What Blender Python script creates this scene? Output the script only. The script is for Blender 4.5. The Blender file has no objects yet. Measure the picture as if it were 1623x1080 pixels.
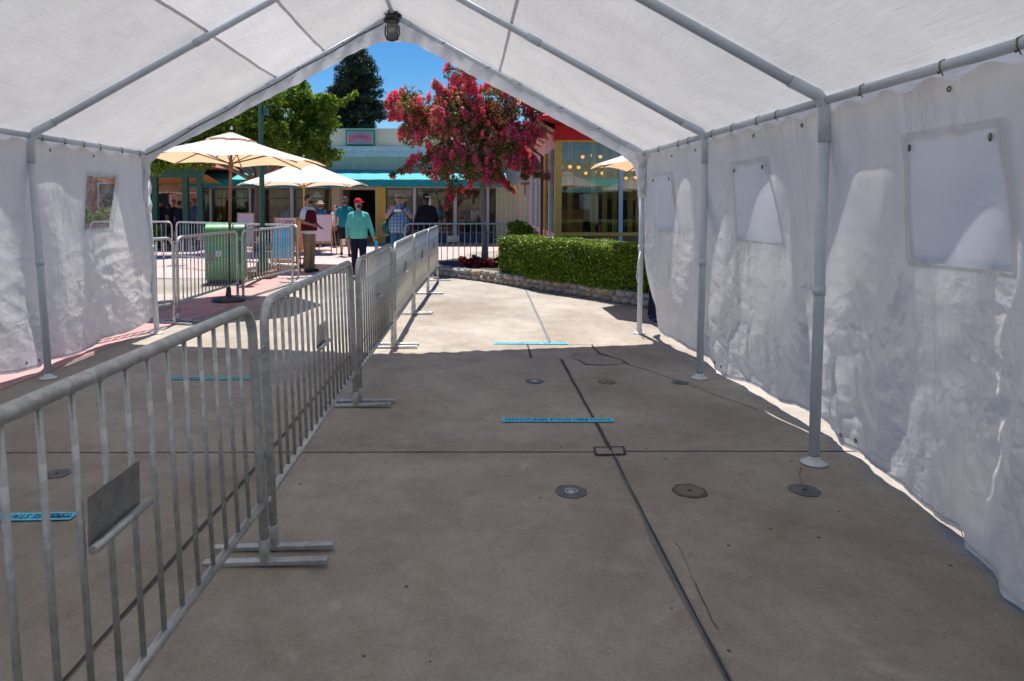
import bpy, bmesh, math, random
import numpy as np
from mathutils import Vector, Matrix, noise
R=math.radians; PI=math.pi
random.seed(7); rng=np.random.default_rng(7)
S=bpy.context.scene; C=S.collection
# ------------------------------------------------------------------ camera, world, sun, exposure
FPX=1082.0; CH=1.55; PITCH=R(2.5); VX,VY=740.0,325.0
cam=bpy.data.cameras.new('camera'); co=bpy.data.objects.new('camera',cam); C.objects.link(co)
co.location=(0,0,CH); co.rotation_euler=(R(90)-PITCH,0,0)
cam.sensor_width=36; cam.lens=36*FPX/1623; cam.clip_end=2000; cam.clip_start=.05
PY0=VY+FPX*math.tan(PITCH)
cam.shift_x=(811.5-VX)/1623; cam.shift_y=-(540-PY0)/1623
cam.dof.use_dof=True; cam.dof.focus_distance=3.4; cam.dof.aperture_fstop=8.0
S.camera=co
SUN=Vector((-.03,.33,1)).normalized()
w=bpy.data.worlds.new('World'); S.world=w; w.use_nodes=True
nt=w.node_tree; bg=nt.nodes['Background']; sk=nt.nodes.new('ShaderNodeTexSky')
sk.sky_type='NISHITA'; sk.sun_disc=False; sk.sun_elevation=math.asin(SUN.z); sk.sun_rotation=math.atan2(SUN.x,SUN.y)
sk.altitude=50; sk.air_density=1.0; sk.dust_density=.0; sk.ozone_density=5.5
hs=nt.nodes.new('ShaderNodeHueSaturation'); hs.inputs['Saturation'].default_value=1.3; nt.links.new(sk.outputs[0],hs.inputs['Color']); nt.links.new(hs.outputs[0],bg.inputs[0]); bg.inputs[1].default_value=.08
sl=bpy.data.lights.new('sun','SUN'); sl.energy=5.0; sl.angle=R(.55); sl.color=(1,.955,.9)
so=bpy.data.objects.new('sun',sl); C.objects.link(so); so.rotation_euler=SUN.to_track_quat('Z','Y').to_euler()
vs=S.view_settings; vs.view_transform='Standard'; vs.look='None'; vs.exposure=.62; vs.gamma=1

# pixel survey of the photograph -> world points (used for ground marks and sizes)
def ray(px,py):
    v=Vector(((px-VX)/FPX,1,-(py-PY0)/FPX)); c,s=math.cos(PITCH),math.sin(PITCH)
    return Vector((v.x,v.y*c+v.z*s,-v.y*s+v.z*c))
def G(px,py,z=0):
    r=ray(px,py); k=(z-CH)/r.z; return Vector((r.x*k,r.y*k,z))
def W(px,py,Y):
    r=ray(px,py); k=Y/r.y; return Vector((r.x*k,Y,CH+r.z*k))

# ------------------------------------------------------------------ helpers
def link(o,parent=None):
    C.objects.link(o)
    if parent: o.parent=parent
    return o
def tag(o,label=None,cat=None,group=None,kind=None):
    if label: o['label']=label
    if cat: o['category']=cat
    if group: o['group']=group
    if kind: o['kind']=kind
    return o
def thing(name,label,cat,loc=(0,0,0),rz=0,group=None):
    o=bpy.data.objects.new(name,None); o.empty_display_size=.1; link(o)
    o.location=loc; o.rotation_euler=(0,0,rz); return tag(o,label,cat,group)
class MB:
    def __init__(s): s.v=[];s.f=[];s.m=[];s.sm=[]
    def add(s,vs,fs,mi=0,sm=False):
        b=len(s.v); s.v+= [tuple(v) for v in vs]
        for f in fs: s.f.append(tuple(b+i for i in f)); s.m.append(mi); s.sm.append(sm)
        return s
    def box(s,c,d,rz=0,mi=0,rx=0,ry=0):
        x,y,z=d[0]/2,d[1]/2,d[2]/2
        M=Matrix.Rotation(rz,3,'Z')@Matrix.Rotation(ry,3,'Y')@Matrix.Rotation(rx,3,'X'); c=Vector(c)
        vs=[c+M@Vector((a*x,b*y,e*z)) for a in(-1,1) for b in(-1,1) for e in(-1,1)]
        return s.add(vs,[(0,1,3,2),(4,6,7,5),(0,4,5,1),(2,3,7,6),(0,2,6,4),(1,5,7,3)],mi)
    def b2(s,x0,x1,y0,y1,z0,z1,mi=0): return s.box(((x0+x1)/2,(y0+y1)/2,(z0+z1)/2),(x1-x0,y1-y0,z1-z0),mi=mi)
    def tube(s,pts,r,n=10,mi=0,cap=True,closed=False):
        pts=[Vector(p) for p in pts]; N=len(pts)
        rr=r if isinstance(r,(list,tuple)) else [r]*N
        base=len(s.v); up=None; rings=[]
        for i,p in enumerate(pts):
            a=pts[i-1] if (i>0 or closed) else p; b=pts[(i+1)%N] if (i<N-1 or closed) else p
            t=(b-a).normalized()
            if up is None:
                up=Vector((0,0,1)) if abs(t.z)<.9 else Vector((1,0,0))
            u=(up-t*up.dot(t)).normalized(); w_=t.cross(u); up=u
            q=rr[i] if isinstance(rr[i],(tuple,list)) else (rr[i],rr[i])
            rings.append([p+u*math.cos(k*2*PI/n)*q[0]+w_*math.sin(k*2*PI/n)*q[1] for k in range(n)])
        for g in rings: s.v+=[tuple(v) for v in g]
        m=N if closed else N-1
        for i in range(m):
            j=(i+1)%N
            for k in range(n):
                l=(k+1)%n; s.f.append((base+i*n+k,base+i*n+l,base+j*n+l,base+j*n+k)); s.m.append(mi); s.sm.append(True)
        if cap and not closed:
            s.f.append(tuple(base+k for k in range(n))[::-1]); s.m.append(mi); s.sm.append(False)
            s.f.append(tuple(base+(N-1)*n+k for k in range(n))); s.m.append(mi); s.sm.append(False)
        return s
    def lathe(s,prof,c=(0,0,0),n=24,mi=0,sx=1,sy=1):
        base=len(s.v); N=len(prof)
        for r,z in prof:
            for k in range(n):
                a=k*2*PI/n; s.v.append((c[0]+r*math.cos(a)*sx,c[1]+r*math.sin(a)*sy,c[2]+z))
        for i in range(N-1):
            for k in range(n):
                l=(k+1)%n; s.f.append((base+i*n+k,base+i*n+l,base+(i+1)*n+l,base+(i+1)*n+k)); s.m.append(mi); s.sm.append(True)
        return s
    def ell(s,c,r,n=12,mi=0,M=None):
        vs=[];fs=[];c=Vector(c); m=n//2+2
        for i in range(m+1):
            th=PI*i/m
            for k in range(n):
                a=2*PI*k/n; v=Vector((r[0]*math.sin(th)*math.cos(a),r[1]*math.sin(th)*math.sin(a),r[2]*math.cos(th)))
                if M: v=M@v
                vs.append(c+v)
        for i in range(m):
            for k in range(n):
                l=(k+1)%n; fs.append((i*n+k,(i+1)*n+k,(i+1)*n+l,i*n+l))
        return s.add(vs,fs,mi,True)
    def prism(s,poly,z0,z1,mi=0):
        n=len(poly); vs=[(p[0],p[1],z0) for p in poly]+[(p[0],p[1],z1) for p in poly]
        fs=[tuple(range(n))[::-1],tuple(range(n,2*n))]+[(i,(i+1)%n,n+(i+1)%n,n+i) for i in range(n)]
        return s.add(vs,fs,mi)
    def mesh(s,name,mats):
        me=bpy.data.meshes.new(name); me.from_pydata(s.v,[],s.f)
        for m in (mats if isinstance(mats,(list,tuple)) else [mats]): me.materials.append(m)
        me.polygons.foreach_set('material_index',s.m); me.polygons.foreach_set('use_smooth',s.sm); me.update()
        return me
    def build(s,name,mats,parent=None,bevel=0,loc=None):
        o=link(bpy.data.objects.new(name,s.mesh(name,mats)),parent)
        if loc: o.location=loc
        if bevel:
            b=o.modifiers.new('b','BEVEL'); b.width=bevel; b.segments=2; b.limit_method='ANGLE'; b.angle_limit=R(50)
        return o
def struct(name,mb,mat): return tag(mb.build(name,mat),kind='structure')
def copy_tree(o,parent=None):
    c=o.copy(); C.objects.link(c)
    if parent: c.parent=parent
    for ch in list(o.children): copy_tree(ch,c)
    return c
def grid(nu,nv,fn):
    vs=[fn(i/nu,j/nv) for j in range(nv+1) for i in range(nu+1)]
    fs=[(j*(nu+1)+i,j*(nu+1)+i+1,(j+1)*(nu+1)+i+1,(j+1)*(nu+1)+i) for j in range(nv) for i in range(nu)]
    return vs,fs

# ------------------------------------------------------------------ materials
class NM:
    def __init__(s,name):
        s.m=bpy.data.materials.new(name); s.m.use_nodes=True; s.t=s.m.node_tree; s.n=s.t.nodes; s.l=s.t.links
        s.b=s.n['Principled BSDF']; s.out=s.n['Material Output']
        s.tc=s.n.new('ShaderNodeTexCoord')
    def noise(s,scale,detail=4,rough=.55,dist=0,sc=None,co='Object'):
        t=s.n.new('ShaderNodeTexNoise'); t.inputs['Scale'].default_value=scale; t.inputs['Detail'].default_value=detail
        t.inputs['Roughness'].default_value=rough; t.inputs['Distortion'].default_value=dist
        v=s.tc.outputs[co]
        if sc: v=s.map(v,sc)
        s.l.new(v,t.inputs['Vector']); return t.outputs['Fac']
    def map(s,v,sc,rot=(0,0,0)):
        m=s.n.new('ShaderNodeMapping'); m.inputs['Scale'].default_value=sc; m.inputs['Rotation'].default_value=rot
        s.l.new(v,m.inputs['Vector']); return m.outputs[0]
    def vor(s,scale,feature='F1',sc=None,out='Distance'):
        t=s.n.new('ShaderNodeTexVoronoi'); t.feature=feature; t.inputs['Scale'].default_value=scale
        v=s.tc.outputs['Object']
        if sc: v=s.map(v,sc)
        s.l.new(v,t.inputs['Vector']); return t.outputs[out]
    def wave(s,scale,dist=2,axis='X',sc=None):
        t=s.n.new('ShaderNodeTexWave'); t.bands_direction=axis; t.inputs['Scale'].default_value=scale
        t.inputs['Distortion'].default_value=dist; t.inputs['Detail'].default_value=3
        v=s.tc.outputs['Object']
        if sc: v=s.map(v,sc)
        s.l.new(v,t.inputs['Vector']); return t.outputs['Fac']
    def ramp(s,fac,stops):
        r=s.n.new('ShaderNodeValToRGB'); e=r.color_ramp.elements
        while len(e)<len(stops): e.new(.5)
        for i,(p,c) in enumerate(stops):
            e[i].position=p; e[i].color=(*(c if isinstance(c,tuple) else (c,c,c)),1)
        s.l.new(fac,r.inputs[0]); return r.outputs[0]
    def mix(s,fac,a,b,mode='MIX'):
        m=s.n.new('ShaderNodeMix'); m.data_type='RGBA'; m.blend_type=mode
        for i,v in ((0,fac),(6,a),(7,b)):
            if isinstance(v,(int,float)): m.inputs[i].default_value=v
            elif isinstance(v,tuple): m.inputs[i].default_value=(*v,1)
            else: s.l.new(v,m.inputs[i])
        return m.outputs[2]
    def math(s,op,a,b=0):
        m=s.n.new('ShaderNodeMath'); m.operation=op
        for i,v in ((0,a),(1,b)):
            if isinstance(v,(int,float)): m.inputs[i].default_value=v
            else: s.l.new(v,m.inputs[i])
        return m.outputs[0]
    def bump(s,h,strength=.3,dist=.01,prev=None):
        b=s.n.new('ShaderNodeBump'); b.inputs['Strength'].default_value=strength; b.inputs['Distance'].default_value=dist
        s.l.new(h,b.inputs['Height'])
        if prev: s.l.new(prev,b.inputs['Normal'])
        return b.outputs[0]
    def set(s,**k):
        names={'col':'Base Color','rough':'Roughness','metal':'Metallic','spec':'Specular IOR Level','nrm':'Normal','coat':'Coat Weight','emit':'Emission Color','es':'Emission Strength','trans':'Transmission Weight','sheen':'Sheen Weight'}
        for a,v in k.items():
            i=s.b.inputs[names[a]]
            if isinstance(v,(int,float)): i.default_value=v
            elif isinstance(v,tuple): i.default_value=(*v,1)
            else: s.l.new(v,i)
        return s
def paint(name,col,rough=.5,var=.12,sc=6,metal=0,bump=.08,bs=60,spec=.5):
    m=NM(name); n=m.noise(sc,5,.6); lo=tuple(c*(1-var) for c in col); hi=tuple(min(1,c*(1+var)) for c in col)
    m.set(col=m.ramp(n,[(.3,lo),(.7,hi)]),rough=m.ramp(m.noise(sc*2.3,3),[(.3,max(.05,rough-.08)),(.7,min(1,rough+.1))]),metal=metal,spec=spec)
    if bump: m.set(nrm=m.bump(m.noise(bs,4),bump,.004))
    return m.m
def tarp(name,col,tcol,tfac,crease,gloss=.06):
    m=NM(name)
    d=m.n.new('ShaderNodeBsdfDiffuse'); t=m.n.new('ShaderNodeBsdfTranslucent'); g=m.n.new('ShaderNodeBsdfGlossy'); g.inputs['Roughness'].default_value=.32
    x=m.n.new('ShaderNodeMixShader'); y=m.n.new('ShaderNodeMixShader'); x.inputs[0].default_value=tfac; y.inputs[0].default_value=gloss
    var=m.noise(1.7,4,.6)
    m.l.new(m.ramp(var,[(.3,tuple(c*.93 for c in col)),(.7,col)]),d.inputs[0]); m.l.new(m.ramp(m.noise(2.3,5,.65),[(.3,tuple(c*.80 for c in tcol)),(.7,tcol)]),t.inputs[0])
    n=None
    if crease=='wall':
        z=m.n.new('ShaderNodeSeparateXYZ'); m.l.new(m.tc.outputs['Object'],z.inputs[0])
        mr=m.n.new('ShaderNodeMapRange'); mr.inputs[1].default_value=.75; mr.inputs[2].default_value=1.55; mr.inputs[3].default_value=1; mr.inputs[4].default_value=.13
        m.l.new(z.outputs['Z'],mr.inputs[0])
        msk=m.math('MULTIPLY',mr.outputs[0],m.ramp(m.noise(1.3,2),[(.36,.25),(.6,1.)]))
        def wv_(scale,warp,sc):
            t=m.n.new('ShaderNodeTexVoronoi'); t.feature='DISTANCE_TO_EDGE'; t.inputs['Scale'].default_value=scale; t.inputs['Randomness'].default_value=1
            no=m.n.new('ShaderNodeTexNoise'); no.inputs['Scale'].default_value=scale*.6; no.inputs['Detail'].default_value=3; m.l.new(m.tc.outputs['Object'],no.inputs['Vector'])
            vm=m.n.new('ShaderNodeVectorMath'); vm.operation='MULTIPLY_ADD'; vm.inputs[1].default_value=(warp,)*3
            m.l.new(no.outputs['Color'],vm.inputs[0]); m.l.new(m.map(m.tc.outputs['Object'],sc,(.5,.3,.4)),vm.inputs[2]); m.l.new(vm.outputs[0],t.inputs['Vector']); return t.outputs['Distance']
        n=m.bump(m.math('MULTIPLY',m.math('MINIMUM',wv_(4.2,.4,(1,.7,1)),.3),msk),.5,.06)
        n=m.bump(m.math('MULTIPLY',m.math('MINIMUM',wv_(11.,.16,(1,1,.7)),.3),msk),.42,.028,n)
        n=m.bump(m.math('MULTIPLY',m.math('MINIMUM',wv_(28.,.06,(1,1,1)),.3),msk),.28,.01,n)
        n=m.bump(m.noise(1.5,4,.5,.6,(1,1,.35)),.8,.12,n)
    elif crease=='roof2x':
        n=m.bump(m.noise(14,3,.5,.5,(1,.4,.6)),.3,.012)
    else:
        n=m.bump(m.noise(26,4,.6,.5,(1,.16,.6)),.7,.014)
        n=m.bump(m.noise(2.0,3,.5,.4),.5,.05,n)
    wv=m.n.new('ShaderNodeTexChecker'); wv.inputs['Scale'].default_value=260; m.l.new(m.tc.outputs['Object'],wv.inputs[0])
    n=m.bump(wv.outputs['Fac'],.05,.002,n)
    for q in (d,t,g): m.l.new(n,q.inputs['Normal'])
    m.l.new(d.outputs[0],x.inputs[1]); m.l.new(t.outputs[0],x.inputs[2]); m.l.new(x.outputs[0],y.inputs[1]); m.l.new(g.outputs[0],y.inputs[2]); m.l.new(y.outputs[0],m.out.inputs[0])
    return m.m
def concrete(name,a,b,cracks=True):
    m=NM(name); big=m.noise(.55,7,.62,.6); mid=m.noise(2.4,6,.62,.8); fine=m.noise(75,5,.7); st=m.noise(.9,5,.6,1.2,(1,.45,1))
    c=m.ramp(big,[(.30,a),(.72,b)])
    c=m.mix(.6,c,m.ramp(mid,[(.3,(.66,.65,.64)),(.6,(1,1,1)),(.8,(1.0,1.0,1.0))]),'MULTIPLY')
    c=m.mix(.8,c,m.ramp(fine,[(.35,(.72,.72,.72)),(.65,(1,1,1))]),'MULTIPLY')
    c=m.mix(.6,c,m.ramp(m.noise(11,6,.7,.5),[(.35,(.78,.77,.76)),(.6,(1,1,1))]),'MULTIPLY')
    c=m.mix(m.ramp(st,[(.58,0.),(.76,.4)]),c,(a[0]*.95,a[1]*.76,a[2]*.6))
    c=m.mix(m.ramp(m.noise(1.3,6,.7,2.),[(.6,0.),(.75,.35)]),c,tuple(min(1,q*1.18) for q in b))
    sp=m.vor(5.5); c=m.mix(m.math('MULTIPLY',m.math('LESS_THAN',sp,.05),m.ramp(m.noise(3.1,1),[(.38,0.),(.44,.9)])),c,(.05,.045,.04))
    if cracks:
        t=m.n.new('ShaderNodeTexVoronoi'); t.feature='DISTANCE_TO_EDGE'; t.inputs['Scale'].default_value=.9
        no=m.n.new('ShaderNodeTexNoise'); no.inputs['Scale'].default_value=3; no.inputs['Detail'].default_value=6
        m.l.new(m.tc.outputs['Object'],no.inputs['Vector'])
        vm=m.n.new('ShaderNodeVectorMath'); vm.operation='MULTIPLY_ADD'; vm.inputs[1].default_value=(.5,.5,.5)
        m.l.new(no.outputs['Color'],vm.inputs[0]); m.l.new(m.tc.outputs['Object'],vm.inputs[2]); m.l.new(vm.outputs[0],t.inputs['Vector'])
        k=m.math('MULTIPLY',m.math('LESS_THAN',t.outputs['Distance'],.0035),m.ramp(m.noise(.8,3),[(.5,0.),(.6,.2)]))
        c=m.mix(k,c,(.1,.09,.08))
    n=m.bump(fine,.25,.003); n=m.bump(m.noise(7,6,.6),.2,.006,n)
    m.set(col=c,rough=m.ramp(mid,[(.3,.62),(.7,.85)]),nrm=n,spec=.3)
    return m.m
def galv(name,base=.42):
    m=NM(name); sp=m.vor(38,out='Color'); bw=m.n.new('ShaderNodeRGBToBW'); m.l.new(sp,bw.inputs[0])
    c=m.ramp(bw.outputs[0],[(.1,(base*.82,base*.86,base*.86)),(.9,(base*1.12,base*1.15,base*1.13))])
    c=m.mix(m.ramp(m.noise(9,6,.7),[(.5,0.),(.7,.6)]),c,(base*.55,base*.58,base*.56))
    c=m.mix(m.ramp(m.noise(14,5,.6,.3,(1,1,.4)),[(.62,0.),(.75,.5)]),c,(.62,.64,.64))
    m.set(col=c,metal=.72,rough=m.ramp(m.noise(12,4),[(.3,.33),(.7,.55)]),nrm=m.bump(m.noise(70,5),.15,.002))
    return m.m
def leafmat(name,cols,tr=.35,rough=.5):
    m=NM(name); g=m.n.new('ShaderNodeNewGeometry')
    stops=[(i/(len(cols)-1) if len(cols)>1 else 0,c) for i,c in enumerate(cols)]
    c=m.ramp(g.outputs['Random Per Island'],stops)
    c=m.mix(.5,c,m.ramp(m.noise(1.3,3),[(.3,(.7,.7,.7)),(.7,(1.,1.,1.))]),'MULTIPLY')
    d=m.b; m.set(col=c,rough=rough,spec=.4)
    t=m.n.new('ShaderNodeBsdfTranslucent'); x=m.n.new('ShaderNodeMixShader'); x.inputs[0].default_value=tr
    m.l.new(m.mix(1.,c,(1.25,1.2,.6),'MULTIPLY'),t.inputs[0]); m.l.new(d.outputs[0],x.inputs[1]); m.l.new(t.outputs[0],x.inputs[2]); m.l.new(x.outputs[0],m.out.inputs[0])
    return m.m
def bark(name,col):
    m=NM(name); n=m.noise(9,6,.65,.5,(1,1,.25)); m.set(col=m.ramp(n,[(.3,tuple(c*.55 for c in col)),(.65,col)]),rough=.85,nrm=m.bump(n,.6,.03)); return m.m
def glassmat(name,tint=(.85,.93,.9),refl=1.0):
    m=NM(name); t=m.n.new('ShaderNodeBsdfTransparent'); t.inputs[0].default_value=(*tint,1)
    g=m.n.new('ShaderNodeBsdfGlossy'); g.inputs['Roughness'].default_value=.01
    f=m.n.new('ShaderNodeFresnel'); f.inputs[0].default_value=1.9; x=m.n.new('ShaderNodeMixShader')
    m.l.new(m.bump(m.noise(1.1,2),.06,.02),g.inputs['Normal'])
    m.l.new(m.math('MULTIPLY',f.outputs[0],refl),x.inputs[0]); m.l.new(t.outputs[0],x.inputs[1]); m.l.new(g.outputs[0],x.inputs[2]); m.l.new(x.outputs[0],m.out.inputs[0])
    return m.m
def emis(name,col,s):
    m=NM(name); m.set(col=col,emit=col,es=s); return m.m
def siding(name,col,pitch=.11,axis='X'):
    m=NM(name); wv=m.wave(1/pitch/6.2832*3.1416,0,axis); k=m.ramp(wv,[(.0,.0),(.06,1.),(1.,1.)])
    c=m.mix(k,tuple(q*.6 for q in col),m.ramp(m.noise(3,5),[(.3,tuple(q*.88 for q in col)),(.7,col)]))
    m.set(col=c,rough=.6,nrm=m.bump(k,.4,.01)); return m.m
def fabric(name,col,tr=.2,rough=.85,var=.15,tcol=None):
    m=NM(name); c=m.ramp(m.noise(5,4),[(.3,tuple(q*(1-var) for q in col)),(.7,col)])
    m.set(col=c,rough=rough,spec=.2,nrm=m.bump(m.noise(9,4,.6,.8),.5,.02))
    if tr:
        t=m.n.new('ShaderNodeBsdfTranslucent'); x=m.n.new('ShaderNodeMixShader'); x.inputs[0].default_value=tr
        (m.l.new(c,t.inputs[0]) if not tcol else setattr(t.inputs[0],'default_value',(*tcol,1))); m.l.new(m.b.outputs[0],x.inputs[1]); m.l.new(t.outputs[0],x.inputs[2]); m.l.new(x.outputs[0],m.out.inputs[0])
    return m.m
M={}
M['concrete']=concrete('concrete',(.285,.235,.185),(.53,.48,.42))
M['patch']=concrete('patch_concrete',(.3,.26,.21),(.4,.36,.3),False)
m=NM('pink_paving'); n=m.noise(1.2,5); br=m.n.new('ShaderNodeTexBrick'); br.inputs['Scale'].default_value=.8
m.l.new(m.tc.outputs['Object'],br.inputs['Vector']); br.inputs['Color1'].default_value=(.60,.42,.39,1); br.inputs['Color2'].default_value=(.54,.38,.35,1); br.inputs['Mortar'].default_value=(.42,.25,.24,1); br.inputs['Mortar Size'].default_value=.012
c=m.mix(.5,br.outputs['Color'],m.ramp(n,[(.3,(.8,.8,.8)),(.7,(1.,1.,1.))]),'MULTIPLY'); m.set(col=c,rough=.8,nrm=m.bump(m.noise(40,4),.2,.004)); M['pink']=m.m
M['red_strip']=paint('red_paving',(.46,.25,.23),.8,.2,3,bs=40)
M['joint']=paint('joint_black',(.022,.022,.026),.6,.3,9)
M['sealer']=paint('joint_sealer',(.15,.155,.17),.7,.2,7)
M['cap']=paint('iron_cap',(.12,.12,.125),.55,.35,14,metal=.3,bump=.5,bs=35)
M['capdirt']=concrete('cap_dirt',(.2,.165,.125),(.3,.26,.2),False)
M['capring']=paint('rusty_iron',(.11,.085,.07),.8,.5,18,bump=.4,bs=40)
M['rust']=paint('rust_stain',(.23,.15,.09),.9,.25,8)
M['tape']=paint('blue_tape',(.09,.60,.85),.45,.12,12,bump=.15,bs=30)
M['ink']=paint('dark_ink',(.02,.06,.13),.6,.1)
M['galv']=galv('galvanised_steel',.50); M['galv_dk']=galv('galvanised_steel_dark',.30); M['galv_lt']=galv('galvanised_steel_light',.55)
M['pole']=paint('blue_grey_enamel',(.52,.58,.65),.34,.06,8,bump=.04)
M['polew']=paint('white_enamel_foot',(.66,.68,.7),.4,.08,20)
M['roof']=tarp('roof_tarp',(.78,.78,.79),(.80,.785,.77),.27,'roof',.02)
M['roof2']=tarp('roof_tarp_thin',(.80,.80,.81),(.86,.84,.84),.31,'roof',.02)
M['seam']=tarp('seam_tape',(.66,.66,.69),(.66,.66,.66),.24,'roof',.02)
M['wall']=tarp('wall_tarp',(.70,.71,.735),(.78,.78,.79),.40,'wall',.16)
M['hemseam']=tarp('hem_seam_tarp',(.66,.67,.69),(.72,.72,.73),.34,'roof',.05)
M['flap']=tarp('flap_tarp',(.72,.74,.80),(.76,.78,.85),.40,'roof2x',.05)
M['valance']=tarp('valance_tarp',(.80,.81,.84),(.80,.81,.84),.30,'roof',.04)
m=NM('clear_vinyl'); t=m.n.new('ShaderNodeBsdfTransparent'); t.inputs[0].default_value=(.74,.75,.82,1); g=m.n.new('ShaderNodeBsdfGlossy'); g.inputs['Roughness'].default_value=.12
d=m.n.new('ShaderNodeBsdfDiffuse'); d.inputs[0].default_value=(.7,.7,.75,1)
x=m.n.new('ShaderNodeMixShader'); x.inputs[0].default_value=.15; y=m.n.new('ShaderNodeMixShader'); m.l.new(m.ramp(m.noise(6,4,.6,1),[(.45,.03),(.75,.4)]),y.inputs[0])
m.l.new(m.bump(m.noise(7,3),.4,.03),g.inputs['Normal']); m.l.new(t.outputs[0],x.inputs[1]); m.l.new(g.outputs[0],x.inputs[2]); m.l.new(x.outputs[0],y.inputs[1]); m.l.new(d.outputs[0],y.inputs[2]); m.l.new(y.outputs[0],m.out.inputs[0]); M['vinyl']=m.m
M['black']=paint('black_rubber',(.02,.02,.022),.5,.2); M['grommet']=paint('grommet_metal',(.16,.15,.13),.4,.2,metal=.8)
M['lampgrey']=paint('lamp_housing',(.10,.10,.10),.35,.1,metal=.5); M['lampface']=paint('lamp_face',(.2,.2,.2),.2,.1,metal=.3)
M['cream_fab']=fabric('cream_canvas',(.88,.84,.78),.36,tcol=(.95,.60,.30)); M['white_fab']=fabric('white_canvas',(.82,.79,.73),.3,tcol=(.85,.7,.5))
M['wood_dk']=paint('dark_umbrella_wood',(.20,.095,.055),.5,.25,18); M['wood_lt']=paint('honey_wood',(.52,.27,.09),.5,.2,18)
M['tan']=paint('tan_trim',(.60,.31,.12),.6,.1)
M['grn']=paint('green_enamel',(.012,.09,.06),.35,.15); M['can']=paint('green_can_enamel',(.075,.27,.10),.35,.1,5); M['can_dk']=paint('green_can_dark',(.03,.12,.05),.4,.15)
M['blk_metal']=paint('black_cast_metal',(.03,.03,.035),.45,.2)
M['cream']=siding('cream_siding',(.66,.62,.42),.3); M['cream_pl']=paint('cream_plaster',(.66,.64,.46),.7,.08,3)
M['palegreen']=siding('pale_green_siding',(.50,.60,.52),.22); M['bluegrey']=paint('cornice_blue_grey',(.55,.65,.72),.5,.1,4)
M['yellow']=paint('ochre_trim',(.70,.42,.08),.45,.12,5); M['peach']=paint('peach_trim',(.62,.42,.30),.6,.08)
M['pinkpost']=paint('pink_white_post',(.62,.52,.56),.5,.08); M['pinkwall']=paint('salmon_wall',(.62,.34,.32),.7,.12,4)
M['amberc']=fabric('amber_canvas',(.75,.42,.14),.5,tcol=(.9,.5,.16)); M['teal']=fabric('teal_canvas',(.10,.50,.50),.12,.6); M['teal_dk']=fabric('teal_valance',(.015,.30,.36),.12,.6)
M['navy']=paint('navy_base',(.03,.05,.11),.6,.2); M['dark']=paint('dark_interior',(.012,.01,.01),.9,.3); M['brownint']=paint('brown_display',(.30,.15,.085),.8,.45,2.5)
M['redroof']=paint('red_fascia',(.58,.015,.022),.7,.12,4); M['redtile']=paint('terracotta_roof',(.36,.12,.08),.8,.25,8)
M['pipe']=paint('maroon_downpipe',(.10,.025,.025),.4,.2); M['glass']=glassmat('window_glass'); M['shopglass']=glassmat('shop_glass',(.9,.9,.9),.35)
M['bulb']=emis('warm_bulb',(1,.38,.06),1.1); M['white']=paint('white_paint',(.75,.74,.76),.5,.06); M['pinksign']=paint('pink_board',(.72,.56,.60),.5,.05)
M['red_ink']=paint('crimson_ink',(.55,.02,.1),.5,.05); M['bluebd']=paint('bright_blue_board',(.05,.48,.78),.4,.1,4)
M['signgrn']=paint('sign_green',(.03,.25,.14),.5,.1); M['signstripe']=paint('sign_mauve',(.22,.14,.25),.5,.15); M['signpink']=paint('sign_pink',(.55,.17,.22),.5,.15)
M['wallyellow']=paint('amber_wall',(.50,.24,.06),.7,.3,2)
M['leaf_tree']=leafmat('leaf_fresh',[(.06,.12,.012),(.19,.29,.02),(.24,.35,.03),(.07,.14,.02),(.20,.31,.04)],.4)
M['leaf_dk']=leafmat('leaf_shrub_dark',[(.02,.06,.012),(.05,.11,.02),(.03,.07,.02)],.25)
M['leaf_myr']=leafmat('leaf_myrtle',[(.07,.11,.02),(.17,.19,.04),(.24,.16,.05),(.06,.13,.03)],.38)
M['bloom']=leafmat('bloom_pink',[(.90,.06,.22),(.92,.16,.32),(.75,.02,.13),(.92,.36,.45)],.42,.6)
M['bloom_old']=leafmat('bloom_faded',[(.55,.16,.17),(.45,.22,.13),(.62,.24,.24)],.3,.7)
M['needle']=leafmat('pine_needles',[(.006,.03,.022),(.016,.05,.03),(.01,.035,.015)],.12,.6)
M['hedge']=leafmat('hedge_leaf',[(.05,.12,.010),(.16,.26,.018),(.27,.38,.025),(.03,.07,.01)],.28,.45)
M['begonia']=leafmat('bed_foliage',[(.16,.01,.02),(.4,.01,.03),(.03,.04,.02),(.5,.02,.06)],.2,.5)
M['bark']=bark('bark_brown',(.24,.16,.11)); M['bark2']=bark('bark_smooth',(.34,.27,.22)); M['soil']=paint('soil',(.07,.045,.03),.95,.4,12,bump=.6,bs=30)
m=NM('river_stone'); oi=m.n.new('ShaderNodeNewGeometry'); c=m.ramp(oi.outputs['Random Per Island'],[(0.,(.24,.21,.18)),(.3,(.40,.35,.29)),(.55,(.32,.31,.31)),(.75,(.47,.37,.26)),(1.,(.36,.26,.20))])
m.set(col=m.mix(.6,c,m.ramp(m.noise(22,5),[(.3,(.6,.6,.6)),(.7,(1.,1.,1.))]),'MULTIPLY'),rough=.8,nrm=m.bump(m.noise(30,5),.4,.01)); M['stone']=m.m
M['mortar']=paint('mortar',(.26,.24,.21),.95,.2,14)

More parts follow.
